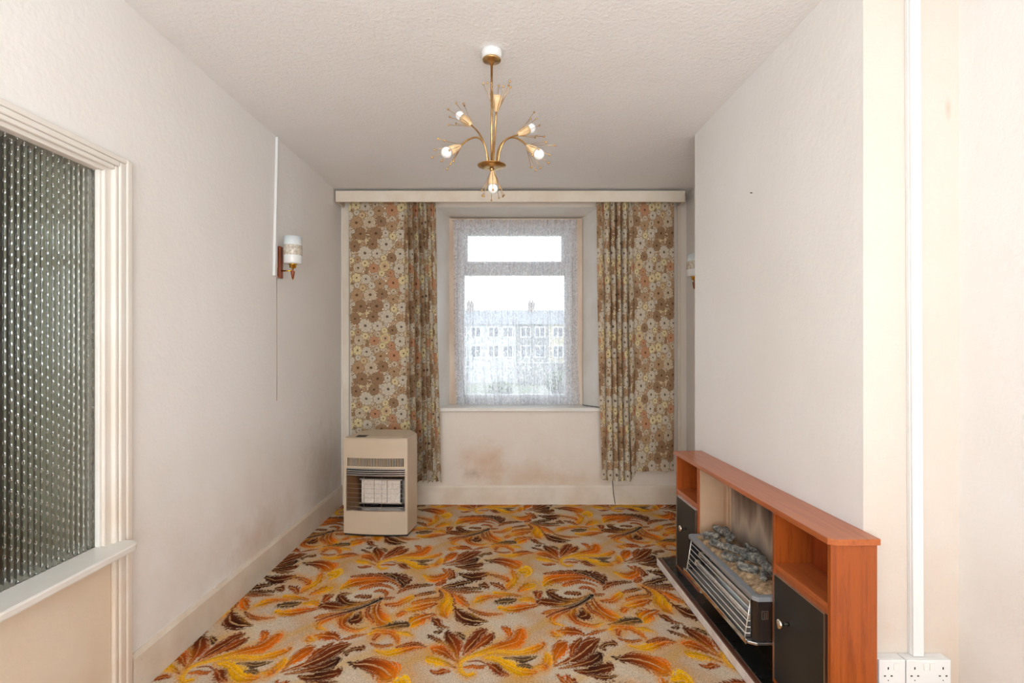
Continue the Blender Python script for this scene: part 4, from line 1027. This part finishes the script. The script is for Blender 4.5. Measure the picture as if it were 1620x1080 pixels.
# sockets
def socket(x0, x1, gangs, label):
    so = thing('power_socket', label, 'socket', (x0, 1.81, .2376))
    w_ = x1-x0
    B(0, w_, -.034, -.0005, 0, .086).build('back_box', 'white_plastic', so, .002)
    B(0, w_, -.0435, -.0345, 0, .086).build('face_plate', 'white_plastic', so, .003)
    for i in range(gangs):
        c = w_/2 if gangs == 1 else w_*(.25 if i == 0 else .75)
        sx = c+.012 if gangs == 1 else (w_/2-.0095 if i == 0 else w_/2+.0095)
        B(sx-.008, sx+.008, -.0475, -.0436, .053, .076).build('rocker', 'switch_plastic', so, .0015)
        hc = c-.016 if gangs == 1 else (c-.01 if i == 0 else c+.01)
        if gangs == 1: hc = .03
        for (dx, dz, ww, hh) in ((0, .055, .004, .008), (-.011, .032, .0065, .004), (.011, .032, .0065, .004)):
            B(hc+dx-ww/2, hc+dx+ww/2, -.0439, -.0434, dz, dz+hh).build('pin_slot', 'dark_slot', so)
        B(hc-.0015, hc+.0015, -.044, -.0434, .018, .021).build('screw', 'dark_slot', so)
socket(1.207, 1.2945, 1, 'white single power socket beside the near end of the teak surround')
socket(1.298, 1.444, 2, 'white double power socket at the foot of the tall white trunking')

# ------------------------------------------------------------------ small things
def wavy(pts, r, n=6): return MB().tube(pts, r, n)
o = wavy([(XL+.004, 3.36, 1.79), (XL+.004, 3.36, 1.62), (XL+.004, 3.362, 1.2), (XL+.004, 3.36, 1.02)], .0011).build('pull_cord', 'radiant_reflector')
tag(o, 'thin grey cord hanging down the left wall under the wall light', 'cord')
cb_ = [at(922, 638, 4.80), at(932, 642.5, 4.72), at(945, 644, 4.66), at(953, 645, 4.60)]
for p in cb_[:3]: p.z = wz0+.004
mb = MB().tube(bez(cb_, 8), .0035, 6).tube([(.765, 4.62, .83), (.775, 4.625, .5), (.862, 4.618, .22), (.866, 4.61, .165), (.872, 4.612, .09), (.886, 4.61, .012)], .0028, 6)
tag(mb.build('cable', 'black_cable'), 'thin black cable from the window sill down behind the right curtain to the skirting', 'cable')
# nail: on the chimney face where px 1187 falls
Yn = 2.585; Xn = 1.183-.035*(Yn-1.81)
nl = MB().tube([(Xn, Yn, CAMH+245*Yn/F), (Xn-.010, Yn, CAMH+245*Yn/F)], .0022, 8)
tag(nl.build('nail', 'dark_slot'), 'small dark nail left in the chimney breast wall', 'nail')

# ------------------------------------------------------------------ outside
GZ = -2.1
struct(B(-60, 60, 6, 110, GZ-.5, GZ), 'ground', 'garden_ground', 'sloping gardens between the two terraces')
def house(x0, x1, wallm, label, idx, chim):
    Y0 = 77-idx*.0
    h = thing('terraced_house', label, 'house', (x0, Y0, GZ), 0)
    w_ = x1-x0; he_ = 1.35+3.4-GZ; hr = 1.35+5.7-GZ
    B(0.02, w_-.02, 0, 8, 0, he_).build('wall', wallm, h)
    MB().prism([(-.35, he_-.05), (4, hr), (8.35, he_-.05)], .01, w_-.01, 'x').build('roof', 'slate', h)
    if chim:
        c = B(w_/2-.5, w_/2+.5, 3.4, 4.4, hr-.6, hr+1.1).build('chimney_stack', 'brick_chimney', h)
        for k in (-.2, .2): MB().tube([(w_/2+k, 3.9, hr+1.1), (w_/2+k, 3.9, hr+1.5)], .13, 8).build('chimney_pot', 'brick_chimney', c)
    for z0, z1 in ((1.35+1.5-GZ, 1.35+3.0-GZ), (1.35-1.4-GZ, 1.35+.35-GZ)):
        for cx in ((w_*.30, w_*.74) if wallm != 'cream_render' else (w_*.3, w_*.72)):
            f_ = MB().box(cx-.75, cx+.75, -.08, -.001, z0, z0+.1).box(cx-.75, cx+.75, -.08, -.001, z1-.1, z1).box(cx-.75, cx-.65, -.08, -.001, z0+.1, z1-.1).box(cx+.65, cx+.75, -.08, -.001, z0+.1, z1-.1).box(cx-.05, cx+.05, -.08, -.001, z0+.1, z1-.1).build('window_frame', 'upvc', h)
            B(cx-.65, cx+.65, -.03, -.002, z0+.1, z1-.1).build('window_pane', 'dark_pane', f_)
hs = [(-17.9, 'cream_render', 'cream rendered terraced house at the far left of the row across the gardens'),
      (-13.25, 'stone_wall', 'grey stone terraced house left of the two white ones across the gardens'),
      (-8.6, 'white_render', 'white rendered terraced house seen through the left of the net curtain'),
      (-4.0, 'white_render', 'white rendered terraced house next to the grey stone one'),
      (.6, 'stone_wall', 'grey stone terraced house right of centre across the gardens'),
      (5.2, 'cream_render', 'cream rendered terraced house seen at the right of the window'),
      (9.8, 'white_render', 'white rendered terraced house furthest right across the gardens')]
for i, (x, m_, lb) in enumerate(hs): house(x, x+4.6, m_, lb, i, i in (0, 2, 4, 6))
def gwall(x0, x1, y, h, m_, label):
    g = thing('garden_wall', label, 'garden wall', (x0, y, GZ))
    B(0, x1-x0, 0, .3, 0, h).build('wall', m_, g); B(-.05, x1-x0+.05, -.05, .35, h, h+.1).build('coping', 'white_render', g)
gwall(-9, 0.2, 52, 1.5, 'white_render', 'low white garden wall behind the left half of the net curtain')
gwall(.4, 9, 50, 2.0, 'stone_wall', 'low stone garden wall behind the right half of the net curtain')
for (x, y, r, h, lb) in ((-5.5, 46, 1.3, 1.9, 'round green shrub in the left garden'), (3.6, 40, 1.1, 1.7, 'round green shrub in the right garden'), (-.8, 36, .8, 1.2, 'small green shrub in the middle garden')):
    vs_ = []; N, M = 12, 16
    for i in range(N+1):
        for k in range(M):
            a, b = PI*i/N, 2*PI*k/M
            p = Vector((math.sin(a)*math.cos(b), math.sin(a)*math.sin(b), -math.cos(a)))
            q = 1+.28*mnoise.noise(p*2.6+Vector((x, y, 0)))
            vs_.append((x+p.x*r*q, y+p.y*r*q, GZ+h/2+p.z*h/2*q))
    tag(MB().add(vs_, [(i*M+k, i*M+(k+1) % M, (i+1)*M+(k+1) % M, (i+1)*M+k) for i in range(N) for k in range(M)]).build('shrub', 'hedge_leaf'), lb, 'shrub')
